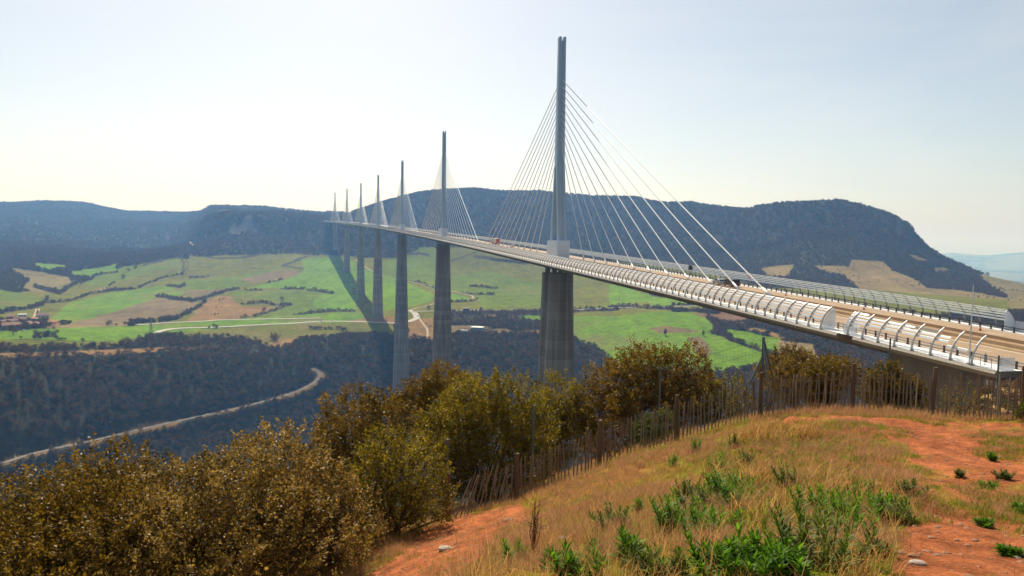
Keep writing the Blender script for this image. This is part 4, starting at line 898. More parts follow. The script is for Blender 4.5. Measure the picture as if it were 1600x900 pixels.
bush("oak_tree", [(692, 608, 25, 38), (660, 622, 25, 36), (722, 618, 25, 32), (640, 650, 25, 38), (690, 650, 25, 45)], "oak crown with the highest rounded top left of the second pier foot", m_l_dark, 1.0, .07, .22, 26, 4)
bush("oak_tree", [(738, 648, 22.5, 60), (795, 640, 22.5, 52), (700, 690, 22, 58), (775, 700, 22, 66), (832, 680, 22.5, 40), (680, 740, 21.5, 50), (825, 720, 22, 40), (740, 735, 21.6, 45)], "broad olive gold oak bush behind the left part of the paling fence", m_l_gold, .95, .065, .22, 26, 5)
bush("oak_bush", [(640, 738, 15.8, 58), (585, 765, 15.8, 55), (665, 790, 15.8, 42), (600, 720, 16, 42), (612, 812, 15.6, 48), (560, 820, 15.6, 45), (650, 830, 15.8, 35)], "golden green bush in front of the left end of the paling fence", m_l_gold, .9, .055, .18, 24, 6)
bush("oak_bush", [(872, 632, 26.5, 38), (850, 662, 26, 38), (893, 655, 26, 32), (870, 690, 25.5, 38)], "small oak bush at the foot of the nearest pier", m_l_gold, 1.0, .07, .22, 26, 7)
bush("oak_tree", [(962, 605, 26.5, 42), (1010, 590, 26.5, 50), (1058, 588, 26.5, 46), (1085, 608, 26.5, 32), (935, 640, 26, 36), (1015, 645, 25.5, 52), (1070, 640, 25.5, 34), (960, 665, 25, 38)], "large dark oak standing right of the nearest pier behind the wire fence", m_l_dark, 1.0, .07, .22, 27, 8)
bush("oak_sapling", [(1112, 622, 25.5, 20), (1140, 612, 25.5, 20), (1128, 645, 25, 24), (1095, 650, 25, 20), (1160, 638, 25, 18)], "thin golden saplings left of the tripod fence post", m_l_gold, .9, .07, .22, 22, 9, sparse=.35)
bush("oak_bush", [(1232, 574, 44, 26), (1208, 582, 44, 20), (1256, 578, 44, 20), (1230, 596, 42, 28), (1290, 590, 40, 22), (1320, 585, 38, 18)], "dull green bush farther down, seen over the fence right of the tripod post", m_l_dark, 1.0, .10, .32, 24, 10)
bush("orange_shrub", [(1285, 588, 24.8, 20), (1270, 612, 24.8, 22), (1295, 608, 24.8, 20), (1283, 628, 24.8, 16)], "dark shrub with orange young leaves behind the fence, left one under the bridge end", m_l_orange, 1.1, .07, .18, 22, 11)
bush("orange_shrub", [(1388, 588, 24.8, 17), (1375, 612, 24.6, 24), (1408, 614, 24.6, 24), (1388, 632, 24.4, 24), (1425, 630, 24.4, 16)], "tall shrub with yellow orange tips behind the fence, right one under the bridge end", m_l_orange, 1.1, .07, .18, 22, 12)
bush("green_shrub", [(1008, 672, 21.6, 22), (1036, 668, 21.6, 24), (1022, 688, 21.4, 22), (1000, 690, 21.3, 14)], "low round bright green shrub just behind the fence", m_l_green, 1.6, .04, .13, 26, 13)
bush("red_shrub", [(962, 690, 21.4, 20), (985, 680, 21.6, 16), (945, 702, 21.2, 14)], "small shrub with dry red brown leaves behind the fence", m_l_red, .8, .05, .18, 12, 14, sparse=.4)
bush("bramble", [(1500, 632, 24, 22), (1476, 640, 24, 16), (1528, 640, 24, 16)], "straggly bramble behind the fence at the foot of the bridge abutment", m_l_gold, .8, .05, .2, 12, 15, sparse=.4)
bush("green_shrub", [(1602, 650, 20.6, 12), (1622, 645, 20.6, 16)], "dark green shrub against the fence at the right edge", m_l_green, 1.2, .05, .15, 24, 16)
def bare_shrub(px, py, r, hpx, label, n=26, seed=0, m=None, name='bare_shrub', spread=.5):
    g = np.random.default_rng(seed); b0 = at(float(px), float(py), float(r)); b0[2] = float(tz(b0[0], b0[1])); H = hpx * r / F; mb = MB()
    for i in range(n):
        a = g.random() * 6.28; t = np.array([math.cos(a), math.sin(a), 0]) * spread * H * g.random(); top = t + np.array([0, 0, H * (.55 + .45 * g.random())])
        p1 = top * .5 * np.array([.7, .7, 1]) + g.normal(size=3) * .02; mb.tube([(0, 0, -.02), p1, top], [.006 * H + .003, .004, .0015], 4, cap=False)
        for q in range(4):
            f_ = .4 + .6 * g.random(); s_ = top * f_; mb.tube([s_, s_ + (g.normal(size=3) * .16 + np.array([0, 0, .1])) * H], [.0025, .001], 3, cap=False)
    e = mb.build(name, m or m_twig); e.location = b0; tag(e, label, 'shrub'); return e
bare_shrub(1156, 655, 24, 95, "leafless spindly shrub between the saplings and the tripod post", 9, 1, spread=.3)
bare_shrub(1240, 640, 24, 60, "reddish leafless thicket behind the fence right of the tripod post", 40, 2)
bare_shrub(1200, 645, 23.5, 50, "brown leafless thicket behind the fence at the tripod post", 36, 5)
bare_shrub(1440, 628, 25, 42, "leafless arching brambles in front of the dark abutment wall", 40, 3, spread=.9)
bare_shrub(833, 868, 7.5, 85, "dark dry weed with upright stalks on the slope below the fence", 10, 4, spread=.22, m=mat("dry_stalk", (.14, .06, .035), .9))
# ================= chestnut paling fence =================
m_pale = mat("weathered_chestnut", (.27, .20, .14), .95, noise=.45, nscale=14, stretch=(1, 1, .12), bump=.3)
m_post = mat("round_post_wood", (.16, .10, .06), .95, noise=.45, nscale=10, stretch=(1, 1, .1), bump=.3)
m_wire = mat("dull_wire", (.13, .125, .12), .8, spec=.1)
fk = [(600, 842, 17.9), (700, 812, 18), (805, 785, 19), (935, 728, 20), (1055, 690, 20.5), (1185, 652, 21.5), (1327, 641, 22.5), (1450, 650, 22), (1600, 656, 21), (1760, 664, 20)]
FP = np.array([at(float(a), float(b), float(c))[:2] for a, b, c in fk]); FQ = resample(FP, .2)
FL = np.r_[0, np.cumsum(np.hypot(*np.diff(FQ, axis=0).T))]
def fpt(t): return np.array([np.interp(t, FL, FQ[:, 0]), np.interp(t, FL, FQ[:, 1])])
e0 = np.r_[fpt(0), float(tz(*fpt(0)))]
fence = empty("paling_fence", tuple(e0), "low rustic fence of split chestnut pales wired to round posts, curving across the slope", "fence")
g = np.random.default_rng(5); PL = []
t = .05
while t < FL[-1]:
    PL.append(t); t += .088 + .03 * g.random() + (.03 if g.random() < .08 else 0)
def pale(mb, t, g):
    p = fpt(t); q = fpt(min(t + .1, FL[-1])); d = q - p; d = d / (np.linalg.norm(d) + 1e-9); n = np.array([-d[1], d[0]]); z = float(tz(*p))
    px = topx(np.array([[p[0], p[1], z]]))[0][0]; H = 1.02 + .14 * g.random(); w_ = .012 + .008 * g.random(); th_ = .010 + .006 * g.random()
    lean = g.normal() * .03 + (.22 + .10 * g.normal() if px < 790 else 0); ln2 = g.normal() * .03
    base = np.array([p[0], p[1], z - .04]) - e0; base[:2] += n * g.normal() * .01
    ax = np.array([d[0] * lean + n[0] * ln2, d[1] * lean + n[1] * ln2, 1.]); D3 = np.array([d[0], d[1], 0]); N3 = np.array([n[0], n[1], 0]); tw = g.normal() * .5
    A = D3 * math.cos(tw) + N3 * math.sin(tw); B = -D3 * math.sin(tw) + N3 * math.cos(tw); secs = []
    for k, (h, s_) in enumerate(((0, 1), (.35, 1.05), (.7, .95), (.97, .85), (1.0, .35))):
        c = base + ax * H * h + (A * g.normal() + B * g.normal()) * .006; secs.append(np.array([c + A * w_ * s_ + B * th_, c - A * w_ * s_ + B * th_ * .8, c - A * w_ * s_ * .9 - B * th_, c + A * w_ * s_ - B * th_ * .9]))
    mb.sweep(secs)
order = sorted(PL, key=lambda t: abs(float(topx(np.array([[*fpt(t), float(tz(*fpt(t)))]]))[0][0]) - 1010)); near_set = set(order[:97]); rest = MB()
for t in PL:
    if t in near_set:
        mb = MB(); pale(mb, t, g); mb.build("pale", m_pale, fence)
    else: pale(rest, t, g)
tag(rest.build("pales", m_pale, fence), kind='stuff')
post_px = [(700, .0), (805, .02), (935, 0), (1055, 0), (1090, 0), (1185, 0), (1327, .0), (1452, .06), (1592, 0)]
for px, ln in post_px:
    if px == 1090: continue
    tt = min(np.arange(0, FL[-1], .05), key=lambda t: abs(float(topx(np.array([[*fpt(t), float(tz(*fpt(t)))]]))[0][0]) - px)); p = fpt(tt); z = float(tz(*p)); b0 = np.array([p[0] + .02, p[1] - .07, z - .1]) - e0
    mb = MB(); h = 1.36 + .05 * g.random(); mb.tube([b0, b0 + [ln * .3, 0, h * .5], b0 + [ln, 0, h - .02], b0 + [ln, 0, h]], [.062, .060, .056, .048], 10); mb.build("post", m_post, fence, smooth=False)
for h in (.16, .52, .88):
    for ph in (0, math.pi):
        pts = []
        for t in np.arange(0, FL[-1], .035):
            p = fpt(t); a = t * 2 * math.pi / .22 + ph; pts.append(np.array([p[0], p[1] + .016 * math.sin(a), float(tz(*p)) + h + .006 * math.cos(a)]) - e0)
        mb = MB(); mb.tube(pts, .0016, 3, cap=False); mb.build("twisted_wire", m_wire, fence)
# ================= tall wire fence behind it =================
m_gal = mat("galvanised_tube", (.12, .155, .16), .5, metal=.3, noise=.2, nscale=5)
wf = [(560, 20.2, 2.1), (700, 19.6, 2.1), (834, 20.4, 2.12), (1030, 23.2, 2.15), (1189, 25.5, 2.25), (1386, 27.0, 2.1), (1556, 28.5, 1.95), (1740, 30, 1.95)]
base = []
for px, r, h in wf:
    p = at(float(px), 700., float(r)); p = np.array([p[0], p[1], 0]); p[0] = r * math.sin(float(az_of(float(px), 640.))); p[1] = r * math.cos(float(az_of(float(px), 640.))); p[2] = float(tz(p[0], p[1])); base.append(p)
# post heights follow the photograph's post tops
tops = {834: 633, 1030: 573, 1189: 526, 1386: 528, 1556: 555}
W0 = base[2]; m_gal.node_tree.nodes; wfe = empty("wire_fence", tuple(W0), "tall fence of dull metal posts and strained wires standing just beyond the pales", "fence"); TOP = []
for (px, r, h), p in zip(wf, base):
    if px in tops: h = float(el_of(float(px), float(tops[px]))) * r - p[2]
    TOP.append(h); mb = MB(); rad = .028 if px != 1189 else .045; mb.tube([p - W0 + [0, 0, -.2], p - W0 + [0, 0, h]], rad, 8); mb.build("post", m_gal, wfe)
print("wire fence heights", [round(h, 2) for h in TOP])
for f_ in (.12, .3, .48, .66, .83, .98):
    mb = MB()
    for a in range(len(base) - 1):
        A = base[a] - W0 + [0, 0, TOP[a] * f_]; B = base[a + 1] - W0 + [0, 0, TOP[a + 1] * f_]; mb.tube([A, (A + B) / 2 - [0, 0, .03], B], .0042, 4, cap=False)
    mb.build("wire", m_wire, wfe)
mb = MB()   # light mesh upright wires between the tripod post and the next posts
for a in (3, 4, 5):
    for q in np.linspace(.03, .97, 26):
        A = base[a] * (1 - q) + base[a + 1] * q - W0; h = TOP[a] * (1 - q) + TOP[a + 1] * q; mb.tube([A + [0, 0, .1], A + [0, 0, h * .98]], .0016, 3, cap=False)
mb.build("mesh_wires", m_wire, wfe)
P5 = base[4]; T5 = TOP[4]
for x1, y1, r1, hf in ((1140, 655, 24.6, .76), (1222, 640, 26.5, .98), (1206, 640, 24.2, .93)):
    q = np.array([r1 * math.sin(float(az_of(float(x1), 640.))), r1 * math.cos(float(az_of(float(x1), 640.))), 0]); q[2] = float(tz(q[0], q[1])) - .05
    mb = MB(); mb.tube([q - W0, P5 + [0, 0, T5 * hf] - W0], .032, 8); mb.build("brace", m_gal, wfe)
# ================= underfoot =================
def blades(n, h0, h1, spread, bend, wd, seed, heads=False):
    g = np.random.default_rng(seed); V = []; Fs = []
    for i in range(n):
        a = g.random() * 6.28; b0 = np.array([math.cos(a), math.sin(a), 0]) * spread * g.random() ** .5; H = h0 + (h1 - h0) * g.random(); a2 = g.random() * 6.28; dd = np.array([math.cos(a2), math.sin(a2), 0]) * bend * H * (.3 + g.random())
        s_ = np.array([-math.sin(a2), math.cos(a2), 0]) * wd
        for k, t in enumerate((0, .45, .8, 1)):
            c = b0 + dd * t * t + np.array([0, 0, H * (t - .18 * bend * t * t)]); w_ = (1, .8, .5, .08)[k]; V += [c - s_ * w_, c + s_ * w_]
        o = i * 8; Fs += [(o, o + 1, o + 3, o + 2), (o + 2, o + 3, o + 5, o + 4), (o + 4, o + 5, o + 7, o + 6)]
    return np.array(V), np.array(Fs)
m_straw = leaf_mat("dry_grass", (.36, .17, .04), (.68, .40, .12), gloss=.15, rough=.7, tl=.45, c3=(.55, .40, .22), scale=.8)
m_pinkg = leaf_mat("pinkish_dry_grass", (.34, .16, .065), (.56, .30, .14), gloss=.15, rough=.7, tl=.45, c3=(.48, .30, .20), scale=.8)
m_turf = leaf_mat("short_green_grass", (.10, .15, .004), (.27, .34, .010), gloss=.15, rough=.7, tl=.45, c3=(.26, .22, .03), scale=1)
m_weed = leaf_mat("lance_leaves", (.05, .125, .004), (.17, .33, .010), gloss=.2, rough=.55, tl=.5, c3=(.30, .42, .03), scale=3)
gp = []
for k, (a, m) in enumerate([((26, .07, .20, .10, .8, .0020, 11), m_straw), ((30, .06, .18, .09, 1.0, .0018, 12), m_pinkg), ((22, .03, .08, .08, .7, .0028, 13), m_turf), ((9, .18, .42, .10, .5, .0014, 14), m_straw), ((24, .015, .05, .09, .9, .003, 15), m_turf)]):
    V, Fc = blades(*a); gp.append(mesh_np(("dry_tuft", "pink_tuft", "turf_tuft", "tall_tuft", "low_tuft")[k], V, Fc, m, link=False))
def front(px, r): return r < np.interp(px, [a for a, b, c in fk], [c for a, b, c in fk]) - .15
a0, a1 = az_of(430., 700.), az_of(1720., 700.); n = 40000; r = np.sqrt(2.0 ** 2 + rng.random(n) * (24.0 ** 2 - 4)); a = a0 + rng.random(n) * (a1 - a0)
x = r * np.sin(a); y = r * np.cos(a); z = tz(x, y); px, py = topx(np.stack([x, y, z], -1)); nA = fbm(x / 1.3, y / 1.3, 5, 71); nC = fbm(x / 3.5, y / 3.5, 3, 73); nD = fbm(x / .9, y / .9, 3, 74)
pth = inpoly(px + nC * 60, py + nA * 30, [(1370, 1900), (1385, 930), (1400, 860), (1440, 790), (1450, 745), (1400, 700), (1330, 685), (1240, 668), (1200, 655), (1300, 648), (1450, 656), (1700, 665), (1900, 700), (1900, 1900)])
drt = inpoly(px + nC * 60, py + nA * 40, [(520, 940), (600, 870), (690, 815), (820, 790), (860, 800), (780, 840), (700, 900), (640, 940)])
fr_ = front(px, r); keep = np.where(fr_, np.where(pth, (nD + .4 * nA < -.05) & (rng.random(n) < .8), np.where(drt, rng.random(n) < .18, rng.random(n) < .66)), (rng.random(n) < .25) & (r < 24))
kd = np.where(nA + .5 * nD + .5 * nC > .09, np.where(rng.random(n) < .55, 0, 1), np.where(rng.random(n) < .7, 2, 4)); kd = np.where(rng.random(n) < .06, 3, kd)
dense = inpoly(px, py, [(1130, 700), (1200, 665), (1290, 665), (1330, 700), (1380, 720), (1400, 790), (1290, 800), (1230, 870), (1100, 800)]); kd = np.where(dense & (rng.random(n) < .5) & (kd != 2), 1, kd)
kd = np.where(pth, np.where(rng.random(n) < .75, 4, 2), kd)
s = .75 + .6 * rng.random(n); s = np.where(kd == 3, s * .9, s); s = np.where(dense & (kd < 2), s * 2.3, s); s *= np.where(drt, .7, 1)
k = keep & ~((kd < 2) & ~dense & fr_ & (rng.random(n) < .35)); lean = np.stack([.10 * rng.normal(size=n), .25 + .12 * rng.normal(size=n), rng.random(n) * .0], -1)
rot = np.stack([.15 * rng.normal(size=n), .18 + .15 * rng.normal(size=n), rng.random(n) * 6.28], -1)
instancer("grass", np.stack([x, y, z - .01], -1)[k], np.repeat(s[k][:, None], 3, 1), rot[k], kd[k], gp)
print("grass", k.sum())
# pebbles
def stone_mesh(name, seed, m, link=False):
    g = np.random.default_rng(seed); bm = bmesh.new(); bmesh.ops.create_icosphere(bm, subdivisions=2, radius=1)
    for v in bm.verts:
        d = v.co.normalized(); f_ = .75 + .5 * float(vnoise(np.array([d.x * 1.7 + seed]), np.array([d.y * 1.7 + d.z * 2]), seed)[0]); v.co = Vector((d.x * f_, d.y * f_ * .8, d.z * f_ * .5))
    me = bpy.data.meshes.new(name); bm.to_mesh(me); bm.free(); me.materials.append(m); o = bpy.data.objects.new(name, me)
    if link: COL.objects.link(o)
    return o
m_weed2 = leaf_mat("older_lance_leaves", (.05, .07, .006), (.17, .22, .02), gloss=.2, rough=.6, tl=.45, c3=(.42, .33, .06), scale=3)
m_peb = mat("ochre_stone", (.36, .18, .10), .95, noise=.35, nscale=6); m_pale_st = mat("pale_limestone", (.46, .38, .30), .95, noise=.3, nscale=8)
n = 13000; r = np.sqrt(2.5 ** 2 + rng.random(n) * (23.0 ** 2)); a = a0 + rng.random(n) * (a1 - a0); x = r * np.sin(a); y = r * np.cos(a); z = tz(x, y); px, py = topx(np.stack([x, y, z], -1))
nA = fbm(x / 1.3, y / 1.3, 5, 71); nC = fbm(x / 3.5, y / 3.5, 3, 73)
pth = inpoly(px + nC * 60, py + nA * 30, [(1370, 1900), (1385, 930), (1400, 860), (1440, 790), (1450, 745), (1400, 700), (1330, 685), (1240, 668), (1200, 655), (1300, 648), (1450, 656), (1700, 665), (1900, 700), (1900, 1900)])
drt = inpoly(px + nC * 60, py + nA * 40, [(520, 940), (600, 870), (690, 815), (820, 790), (860, 800), (780, 840), (700, 900), (640, 940)])
k = pth | drt | (rng.random(n) < .12); s = .006 + .028 * rng.random(n) ** 4 + .004 * rng.random(n)
instancer("gravel", np.stack([x, y, z], -1)[k], np.repeat(s[k][:, None], 3, 1), np.stack([0 * x, 0 * x, rng.random(n) * 6.28], -1)[k], rng.integers(0, 4, n)[k], [stone_mesh("pebble", i, m_peb) for i in range(4)])
for i, (px_, py_, s_, lb, pale_) in enumerate([(697, 859, .11, "pale stone on the bare red earth left of the slope", 1), (823, 836, .12, "ochre stone half buried below the fence", 0), (880, 843, .05, "small whitish stone in the short grass below the fence", 1),
     (1434, 882, .042, "grey brown stone lying in the red path near the bottom edge", 1), (1466, 868, .026, "flat stone with a dark edge on the red path, right of the grey brown stone", 0), (1590, 872, .03, "pale pink stone at the right edge of the path", 1), (1428, 870, .03, "thin flat pebble just above the grey brown path stone", 0), (793, 815, .10, "dark reddish stone near the foot of the fence", 0)]):
    P = hit(px_, py_, rmin=2, rmax=25); o = stone_mesh("stone", 20 + i, m_pale_st if pale_ else m_peb, True); o.scale = (s_ * 1.2, s_, s_ * .9); o.location = P + [0, 0, s_ * .15]; o.rotation_euler.z = i; tag(o, lb, "stone")
# leafy green plants
def plant_mesh(seed, stems, H, spread, leaf):
    g = np.random.default_rng(seed); Vs = []; Fs = []; n0 = 0; st = MB()
    for i in range(stems):
        a = g.random() * 6.28; b0 = np.array([math.cos(a), math.sin(a), 0]) * spread * g.random() ** .6; h = H * (.55 + .45 * g.random()); out = b0 * .55 + g.normal(size=3) * .03; out[2] = 0; nl = int(20 + 14 * g.random())
        t = np.linspace(.12, 1, nl); c = b0 + out * t[:, None] ** 1.5 + np.array([0, 0, 1.]) * (h * t)[:, None]; ph = np.arange(nl) * 2.4 + g.random() * 6
        el = .35 + .75 * t + g.normal(size=nl) * .12; D = np.stack([np.cos(ph) * np.cos(el), np.sin(ph) * np.cos(el), np.sin(el)], -1); S = np.stack([-np.sin(ph), np.cos(ph), 0 * ph], -1)
        ln = leaf * (1.15 - .5 * t) * (.8 + .4 * g.random(nl)); up_ = np.cross(S, D); w_ = ln * .115
        # two segment lance leaf, tip drooping
        p0 = c; p1 = c + D * (ln * .45)[:, None]; D2 = D - np.array([0, 0, .45]); D2 /= np.linalg.norm(D2, axis=1)[:, None]; p2 = p1 + D2 * (ln * .55)[:, None]; W1 = S * w_[:, None]
        V = np.stack([p0 - W1 * .3, p0 + W1 * .3, p1 + W1, p1 - W1, p2 + W1 * .08, p2 - W1 * .08], 1).reshape(-1, 3); k = np.arange(nl)[:, None] * 6 + n0
        Fs.append(np.concatenate([k + [0, 1, 2, 3], k + [3, 2, 4, 5]])); Vs.append(V); n0 += len(V); st.tube([b0, b0 + out * .35 + [0, 0, h * .5], b0 + out + [0, 0, h]], [.006, .005, .002], 4, cap=False)
    return np.concatenate(Vs), np.concatenate(Fs), st
PK = [(1105, 835, .28, 9, "bushy green plant at the bottom of the big central clump"), (1080, 785, .26, 7, "green plant on the upper left of the big central clump"), (1125, 745, .26, 6, "green plant crowning the top of the big central clump"), (1298, 845, .34, 9, "leafy plant right above the tall dark green one near the bottom"), (1402, 815, .22, 8, "bushy plant low on the left rim of the path"), (1330, 815, .28, 9, "leafy plant between the thicket and the path edge"), (1130, 900, .24, 8, "green plant at the bottom edge left of the wide leafy one"), (955, 822, .26, 5, "leafy green plant at the left end of the plants in mid slope"), (1000, 803, .20, 4, "small upright green plant beside the one at the left end"), (1062, 822, .30, 9, "green plant at the lower left of the big central clump"),
 (1100, 800, .30, 9, "dense green plant in the middle of the big central clump"), (1140, 772, .34, 10, "tallest bushy plant in the big central clump"), (1158, 792, .26, 7, "green plant at the lower right of the big central clump"), (1165, 728, .22, 4, "small plant above the big central clump"),
 (1085, 706, .22, 4, "little upright plant near the fence post left of centre"), (1050, 728, .20, 3, "dull green sprig in dry grass close to the fence"), (1145, 700, .22, 3, "sprig at the foot of the fence left of the tripod post"),
 (1272, 805, .30, 8, "leafy plant in front of the dry grass thicket"), (1305, 800, .28, 8, "leafy plant just right of the dry grass thicket"), (1285, 885, .42, 9, "tall dark green plant near the bottom edge, left of the red path"), (1380, 805, .26, 9, "spreading green plant on the left edge of the red path"),
 (1345, 775, .24, 7, "green plant behind the one on the path edge"), (1415, 775, .22, 6, "upright plant closest to the red path"), (1175, 905, .26, 12, "wide leafy plant at the bottom edge, left of the tall dark green one"), (1225, 900, .22, 7, "low leafy plant at the bottom edge next to the wide one"),
 (1020, 905, .24, 6, "green plant at the bottom edge below the centre"), (985, 880, .18, 4, "thin plant above the bottom edge below the centre"), (900, 902, .20, 5, "green plant at the bottom edge with narrow stems"), (860, 892, .18, 4, "leftmost leafy plant at the bottom edge"),
 (925, 868, .16, 3, "small sprig on the lower slope"), (1545, 765, .12, 5, "low green rosette right of the path"), (1570, 748, .13, 5, "larger green rosette right of the path near the edge"), (1592, 800, .10, 6, "leafy patch at the right edge beside the path"), (1535, 822, .06, 5, "flat tuft of leaves in the red earth"),
 (1372, 868, .08, 5, "small rosette at the left rim of the red path"), (1365, 850, .09, 5, "rosette above the small one at the rim of the red path"), (1575, 868, .06, 8, "flat green patch at the lower right"), (1500, 745, .10, 4, "small green sprout in the middle of the path"), (802, 880, .22, 3, "slim green stalk at the lower left of the slope"), (1550, 720, .10, 3, "tiny sprouts far right above the rosettes"), (1240, 765, .24, 5, "green plant hidden among the dry grass thicket")]
for i, (px_, py_, H, ns, lb) in enumerate(PK):
    P = hit(px_, min(py_, 899), rmin=2, rmax=24)
    if py_ > 899: P = hit(px_, py_, rmin=2, rmax=24)
    r_ = math.hypot(P[0], P[1]); H = H * ((.80 if 1240 < px_ < 1430 else .8 if py_ > 880 else 1.0) if r_ < 14 else 1.5); V, Fc, st = plant_mesh(300 + i, max(4, int(ns * 2.2)), H, H * .75 if ns > 4 else H * .3, .105 if H > .15 else .085)
    e = empty("leafy_plant", tuple(P - [0, 0, .01]), lb, "plant", "green leafy plants on the slope"); mesh_np("leaves", V, Fc, (m_weed, m_weed2, m_weed)[i % 3], e); st.build("stems", m_weed, e)
# ================= things on and under the bridge =================
def orient(o, s, l, h=0.0):
    th = BH + BK * s; p = axis(s, l, h); o.location = tuple(p); o.rotation_euler = (math.atan(BS), 0, -th); return o
m_glass = mat("dark_vehicle_glass", (.02, .025, .03), .1, spec=.8); m_tyre = mat("tyre_rubber", (.02, .02, .02), .9)
m_rim = mat("wheel_rim", (.45, .45, .46), .35, metal=.7); m_tl = mat("red_light", (.5, .02, .01), .3)
def paint(name, c): return mat(name, c, .3, spec=.6)
def wheel(par, x, y, r=.33, w_=.22):
    mb = MB(); mb.tube([(x - w_ / 2, y, r), (x + w_ / 2, y, r)], r, 16); wh = mb.build("tyre", m_tyre, par); mb = MB(); mb.tube([(x - w_ / 2 - .01, y, r), (x + w_ / 2 + .01, y, r)], r * .58, 12); mb.build("rim", m_rim, wh)
def body(prof, wd, taper=.0, glasspart=None):
    """side profile (y, z) swept across the width"""
    mb = MB(); prof = np.array(prof, float); secs = []
    for x, k in ((-wd / 2, 1), (-wd / 2 + .08, 0), (wd / 2 - .08, 0), (wd / 2, 1)):
        q = prof.copy(); c = q.mean(0); q = c + (q - c) * (1 - .03 * k); secs.append(np.c_[np.full(len(q), x), q]); 
    mb.sweep(secs); return mb
def car(label, col, kind='car', name='car'):
    e = empty(name, (0, 0, 0), label, kind)
    if kind == 'van':
        pr = [(-2.4, .3), (-2.45, 1.9), (-2.3, 2.0), (1.1, 1.98), (1.75, 1.15), (2.35, .95), (2.45, .35)]; W_ = 1.95; L1, L2 = -1.6, 1.55
    else:
        pr = [(-2.0, .28), (-2.05, .85), (-1.75, .95), (-1.35, 1.38), (-.2, 1.46), (.55, 1.38), (1.15, .95), (1.95, .80), (2.1, .32)]; W_ = 1.72; L1, L2 = -1.3, 1.3
    body(pr, W_).build("body", paint(name + "_paint", col), e, bevel=.03)
    mb = MB()
    if kind == 'van': mb.box((0, -2.46, 1.5), (1.6, .03, .55)); mb.hexa(np.array([(x * .82, 1.16 + (.56 if z < 0 else 0) + y * .02, 1.20 + (.72 if z > 0 else 0)) for z in (-1, 1) for y in (-1, 1) for x in (-1, 1)]))
    else:
        mb.hexa(np.array([(x * (.72 if z < 0 else .62), (-1.80 if z < 0 else -1.42) + y * .02, .98 + (.36 if z > 0 else 0)) for z in (-1, 1) for y in (-1, 1) for x in (-1, 1)]))
        mb.hexa(np.array([(x * (.74 if z < 0 else .62), (1.14 if z < 0 else .62) + y * .02, .98 + (.36 if z > 0 else 0)) for z in (-1, 1) for y in (-1, 1) for x in (-1, 1)]))
    mb.build("window", m_glass, e)
    for sx in (-1, 1):
        mb = MB(); mb.box((sx * (W_ / 2 + .005), .0 if kind != 'van' else 1.2, 1.18 if kind != 'van' else 1.45), (.02, 1.7 if kind != 'van' else .8, .26 if kind != 'van' else .45)); mb.build("side_window", m_glass, e)
        mb = MB(); mb.box((sx * (W_ / 2 - .2), -2.05 if kind != 'van' else -2.47, .72 if kind != 'van' else 1.0), (.26, .06, .16 if kind != 'van' else .35)); mb.build("tail_light", m_tl, e)
        for yy in (L1, L2): wheel(e, sx * (W_ / 2 - .08), yy)
    return e
orient(car("small dark van behind a pale car on the far carriageway of the bridge", (.02, .024, .03), 'van', 'van'), -128.6, 8.3, .03)
orient(car("silver car just ahead of the dark van on the bridge", (.32, .36, .40)), -122.2, 8.3, .03)
orient(car("small white car behind the red lorry on the bridge", (.62, .66, .68)), 120, 8.0, .03)
lo = empty("lorry", (0, 0, 0), "lorry with red rear doors and grey trailer driving away across the bridge", "lorry")
mb = MB(); mb.box((0, 0, 2.55), (2.5, 13.0, 2.9)); mb.build("trailer_box", paint("trailer_grey", (.42, .42, .42)), lo, bevel=.04)
for sx in (-1, 1):
    mb = MB(); mb.box((sx * .61, -6.53, 2.55), (1.18, .06, 2.75)); mb.build("rear_door", paint("lorry_red", (.55, .045, .02)), lo)
    mb = MB(); mb.box((sx * .9, -6.55, 1.0), (.35, .05, .15)); mb.build("tail_light", m_tl, lo)
mb = MB(); mb.box((0, 0, .98), (1.0, 12.6, .22)); mb.box((0, -6.4, .62), (2.3, .12, .14)); mb.build("chassis", m_dark, lo)
body([(6.7, .5), (6.7, 3.5), (8.3, 3.5), (8.95, 2.2), (9.0, .5)], 2.45).build("cab", paint("cab_red", (.5, .05, .02)), lo, bevel=.05)
for sx in (-1, 1):
    for yy in (-4.6, -3.4, -2.2, 4.2, 7.6): wheel(lo, sx * 1.02, yy, .5, .34)
orient(lo, 163, 7.6, .03)
def road_sign(s, l, label, shape):
    e = orient(empty("road_sign", (0, 0, 0), label, "sign"), s, l)
    if shape == 'square':
        for x in (-.4, .4):
            mb = MB(); mb.tube([(x, .05, 0), (x, .05, 3.2)], .04, 8); mb.build("post", m_dark, e)
        mb = MB(); mb.box((0, 0, 2.55), (1.35, .05, 1.4)); mb.build("panel", m_dark, e)
    else:
        mb = MB(); mb.tube([(0, .05, 0), (0, .05, 2.4)], .035, 8); mb.build("post", m_grey, e)
        mb = MB(); mb.tube([(0, -.02, 2.4), (0, .02, 2.4)], .36, 20); mb.build("rim_plate", m_tl, e); mb = MB(); mb.tube([(0, -.03, 2.4), (0, -.021, 2.4)], .22, 20); mb.build("face", m_white, e)
    return e
road_sign(-94.0, 13.9, "dark square sign panel seen from behind beside the far crash barrier", 'square')
road_sign(-127.5, 14.0, "small round red sign on a post behind the far crash barrier", 'round')
m_cone = mat("cone_orange", (.75, .07, .02), .5)
